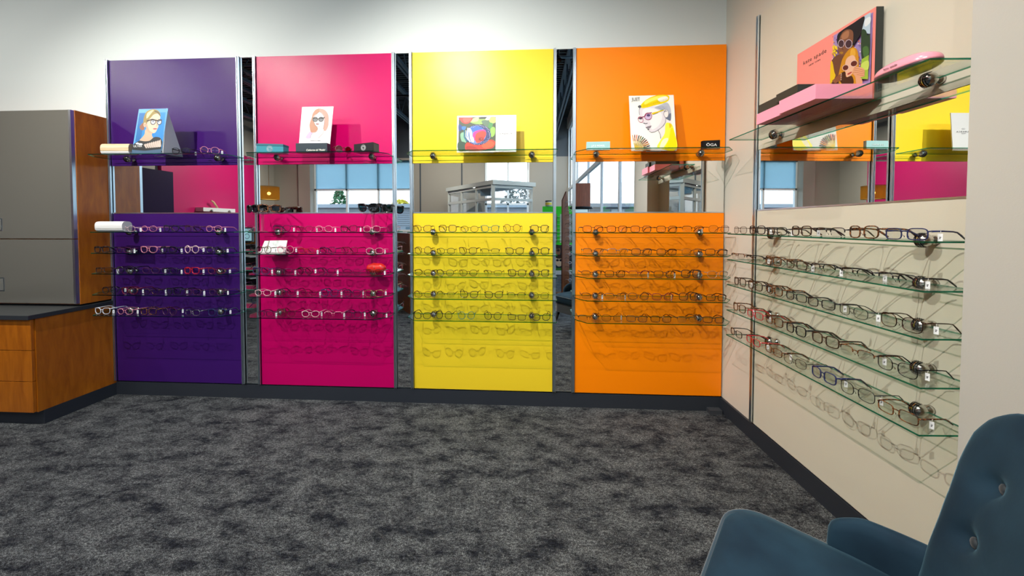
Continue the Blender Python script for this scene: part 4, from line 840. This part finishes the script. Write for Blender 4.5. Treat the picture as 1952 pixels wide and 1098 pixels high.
MB().sphere((-.75, -.9, H-.16), .06, seg=10, sc3=(1, 1, .4)).sphere((.5, -.9, H-.16), .06, seg=10, sc3=(1, 1, .4)).build('downlights', emis('downlight', (1, .98, .92), 6), t)
MB().box(-.5, -.15, -.75, -.55, H-.45, H-.2).build('air_curtain', mat('steel_blue', (.14, .22, .28), .4), t)
# white ledge with leather cases on the magenta wall
t = thing('wall_ledge', 'white display ledge on the magenta wall, seen in the mirror', 'shelf', T((XL+.12, -8.9, 1.86)))
MB().box(.002, .28, -.62, .62, 0, .13).build('ledge_board', M_white, t)
for yy in (-.35, .35): MB().sphere((.30, yy, .02), .05, seg=12).build('ball_bracket', M_chrome, t)
tag(MB().tube([(XL+.26, -8.95, 1.995), (XL+.26, -8.80, 2.20), (XL+.26, -8.72, 2.24)], .03, seg=8).build('decoration', mat('pale_leather', (.62, .45, .26), .5)), 'pale tan curved ornament on the white ledge, seen in the mirror', 'ornament')
# reflected counters: wooden counter, monitor, black gondola
t = thing('counter', 'cherry wood counter by the magenta wall, seen in the mirror strip', 'counter', T((-8.6, -7.9, 0)))
MB().box(-1.3, 1.3, -.35, .35, 0, 1.16).build('counter_body', M_wood, t); MB().box(-1.35, 1.35, -.4, .4, 1.16, 1.2).build('counter_top', M_wood, t)
t = thing('monitor', 'grey desktop screen showing an eyewear picture, seen in the mirror strip', 'monitor', T((-7.15, -5.6, .98)) @ RZ(PI+.15))
MB().box(-.26, .26, -.02, .02, .0, .36).build('bezel', mat('bezel_grey', (.12, .16, .18), .4), t); MB().box(-.23, .23, -.023, -.0205, .03, .33).build('screen', emis('screen_blue', (.35, .62, .72), .8), t)
b = MB(); b.tube([(-.1+.07*math.cos(i*PI/8), -.025, .14+.06*math.sin(i*PI/8)) for i in range(16)], .006, seg=4, closed=True, up=Vector((0, 1, 0))); b.tube([(.08+.07*math.cos(i*PI/8), -.025, .14+.06*math.sin(i*PI/8)) for i in range(16)], .006, seg=4, closed=True, up=Vector((0, 1, 0))); b.build('screen_picture', M_black, t)
MB().box(-.06, .06, -.06, .1, -.03, .0).build('stand', M_black, t)
t = thing('display_gondola', 'black display gondola with white ledges, seen in the mirror strip', 'display', T((-6.55, -5.0, 0)) @ RZ(.5))
MB().box(-.55, .55, -.8, -.1, 0, .93).box(-.55, .55, -.1, .05, 0, .06).build('body', M_black, t)
for z in (.2, .45, .68): MB().box(-.5, .5, -.1, .16, z, z+.015).build('ledge', mat('pale_ledge', (.5, .55, .55), .4), t)
# walnut display with rows of frames (strip between magenta and yellow)
DV = T((-2.24, -3.08, 0)) @ RZ(math.radians(231.5))    # local -y faces the mirror
t = thing('eyewear_display', 'walnut floor display with five rows of frames, seen in the mirror strip', 'display', DV)
MB().box(-.55, .55, 0.0, .35, 0, 1.27).build('body', M_wood2, t)
for z in (.43, .60, .77, .94, 1.10): MB().box(-.53, .53, -.18, 0, z-.006, z).build('ledge', M_shelf, t)
far = glasses_meshes('square', 'silver'); tiny = None
def far_glasses(W, x, y, z, group, label, col='crystal clear', rot=0):
    o = bpy.data.objects.new('eyeglasses', far_me[col]); COL.objects.link(o); o.matrix_world = W @ T((x, y, z)) @ RZ(rot); tag(o, label, 'glasses', group)
far_me = {}
for col in ('crystal clear', 'dark brown', 'black'):
    b = MB()
    for s in (-1, 1):
        b.tube(outline('square', s, 14), .003, seg=4, closed=True, up=Vector((0, 1, 0))); b.tube([(s*.065, 0, .03), (s*.065, .1, .03), (s*.06, .135, .004)], .0025, seg=4)
    b.tube([(-.01, 0, .028), (.01, 0, .028)], .003, seg=4); far_me[col] = b.mesh('far_eyeglasses', fmat(col))
for r, z in enumerate((.43, .60, .77, .94, 1.10)):
    for i in range(6): far_glasses(DV, -.43+i*.172, -.16, z+.001, 'frames on the walnut display', 'pale frames on the walnut floor display, seen in the mirror')
# green display with white slats, poster, tower of frames
t = thing('green_display', 'bright green and white eyewear display, seen in the mirror strip', 'display', T((.80, -7.1, 0)) @ RZ(PI))
M_green = mat('lime_green', (.02, .62, .02), .4)
MB().box(-.45, .45, 0, .12, 1.72, 1.93).box(-.45, -.38, 0, .12, .9, 1.72).box(-.04, .04, 0, .12, .9, 1.72).box(-.45, .45, 0, .12, .84, .9).box(.38, .45, 0, .12, .9, 1.72).build('green_frame', M_green, t)
MB().box(-.38, .38, .06, .12, .9, 1.72).box(-.45, .45, .0, .3, 0, .12).build('white_back', M_white, t)
for r in range(7): MB().box(-.37, .37, -.06, .06, .98+r*.11, .985+r*.11).build('slat', mat('white_slat', (.7, .75, .75), .4), t)
a = Art(lambda x, y: (x, y)); a.rect('1d2a30', -.43, .12, .43, .84)
for cx, cy, c in ((-.22, .62, 'c08a6a'), (.05, .66, '8a5a44'), (-.02, .38, 'e0c0a0'), (.28, .45, 'b07a5a')):
    a.ell(c, cx, cy, .11, .15).ell('2a1a18', cx, cy+.13, .11, .06).ell('14141c', cx-.045, cy+.03, .042, .035).ell('14141c', cx+.045, cy+.03, .042, .035)
a.rect('3c7a30', -.43, .12, .43, .19); a.done(t, T((0, .0-.001, 0)), 'poster')
t = thing('canister', 'small yellow and white printed canister on the green display, seen in the mirror', 'canister', T((.52, -7.16, 1.93)))
MB().lathe([(.001, 0), (.09, 0), (.09, .16), (.001, .16)], seg=20).build('tin', M_white, t); MB().lathe([(.092, .13), (.092, .165), (.001, .17)], seg=20).build('cap', M_black, t); MB().lathe([(.091, .04), (.091, .11)], seg=20).build('paper_band', mat('yellow_band', (.8, .6, .05), .5), t)
t = thing('frame_tower', 'slender walnut tower carrying a column of frames, seen in the mirror strip', 'display', T((.715, -4.35, 0)) @ RZ(PI-.5))
MB().prism([(-.085, 0), (.085, 0), (.085, 1.9), (-.005, 2.08), (-.085, 1.55)], -.02, .02, M=RX(PI/2)).box(-.16, .16, -.14, .14, 0, .03).build('body', M_wood2, t)
for i in range(20): far_glasses(T((.715, -4.35, 0)) @ RZ(PI-.5), -.03, -.165, .20+i*.086, 'frames on the walnut tower', 'dark frames in the column on the walnut tower, seen in the mirror', 'crystal clear' if i % 2 else 'dark brown')
# wooden box on a black stand by the window wall
t = thing('display_stand', 'round black display stand with a backlit panel, seen in the orange mirror', 'stand', T((1.2, -5.55, 0)))
MB().lathe([(.001, 1.78), (.27, 1.78), (.27, 1.83), (.001, 1.83)], seg=28).build('top', M_black, t); MB().lathe([(.24, 0), (.24, .04), (.05, .06), (.05, 1.0)], seg=24).box(-.17, .17, -.05, .05, 1.0, 1.78).build('column', M_black, t)
MB().box(-.15, .15, .051, .054, 1.45, 1.77).build('screen', emis('screen_white', (.55, .78, .85), .9), t)
t = thing('wooden_box', 'reddish wooden box on the round black stand, seen in the orange mirror', 'box', T((1.225, -5.55, 1.831)))
MB().box(-.165, .165, -.15, .15, 0, .54).build('box_body', wood('red_wood', (.30, .07, .025), (.17, .035, .012)), t, bevel=.004)
# ------------------------------------------------------------------ outside
M_asph = mat('asphalt', (.16, .17, .17), .9); M_siding = mat('white_siding', (.24, .26, .28), .6)
struct(MB().box(-90, 90, -90, 60, -.3, -.12).build('ground', M_asph))
t = thing('building', 'white sided building across the street, seen through the far window', 'building', T((-10, -30, -.12)))
b = MB(); b.box(-24, 24, -6, 0, 0, 3.2)
for k in range(9): b.box(-24, 24, 0, .06, 1.5+k*.2, 1.62+k*.2)
b.build('walls', M_siding, t); MB().box(-24.2, 24.2, -6.2, .4, 3.2, 3.55).build('parapet', mat('grey_parapet', (.30, .33, .35), .6), t)
b = MB()
for k in range(12): b.box(-22+k*4, -20+k*4, 0, .08, .4, 1.35)
b.build('shopfront_glass', mat('dark_glass', (.05, .10, .13), .1), t)
t = thing('building', 'pale blue glazed building beyond the side windows', 'building', T((22, -10, -.12)))
MB().box(0, 6, -18, 18, 0, 9).build('walls', mat('pale_render', (.72, .76, .78), .6), t)
b = MB()
for k in range(9):
    for j in range(3): b.box(-.05, 0, -17+k*4, -14.5+k*4, 1+j*2.8, 2.9+j*2.8)
b.build('windows', mat('teal_glass', (.10, .32, .36), .15), t)
rr = random.Random(11)
def tree(x, y, h, cone, col, label):
    t = thing('tree', label, 'tree', T((x, y, -.12)), 'trees outside the far window'); MB().tube([(0, 0, 0), (0, 0, h*.8)], [.18, .05], seg=8).build('trunk', mat('bark', (.08, .05, .03), .9), t)
    b = MB()
    for k in range(900):
        u = rr.random(); z = h*(.22+.78*u); R0 = (h*.30*(1-u)**.8 if cone else h*.33*math.sqrt(max(0, 1-(2*u-1)**2)))*rr.uniform(.55, 1.05)+.05; th = rr.uniform(0, 2*PI); s = rr.uniform(.12, .30)
        c = Vector((R0*math.cos(th), R0*math.sin(th), z)); d1 = Vector((rr.uniform(-1, 1), rr.uniform(-1, 1), rr.uniform(-.5, .5))).normalized()*s; d2 = Vector((rr.uniform(-1, 1), rr.uniform(-1, 1), rr.uniform(-.8, .3))).normalized()*s
        b.add([c-d1, c+d2, c+d1, c-d2], [(0, 1, 2, 3)], 0)
    b.build('foliage', mat(col[0], col[1], .8), t)
tree(-26, -43, 6.6, True, ('conifer_green', (.07, .20, .09)), 'tall dark green conifer left of the others beyond the white building')
tree(-17.5, -43, 4.9, False, ('yellow_leaf', (.60, .48, .03)), 'yellow autumn tree beyond the white building')
tree(-12.4, -42, 6.2, False, ('light_green_leaf', (.22, .30, .10)), 'light green tree beyond the white building')
tree(-1.6, -43, 6.8, False, ('bare_twig', (.20, .18, .14)), 'sparse brown tree beyond the entrance doors')
bpy.context.view_layer.update()
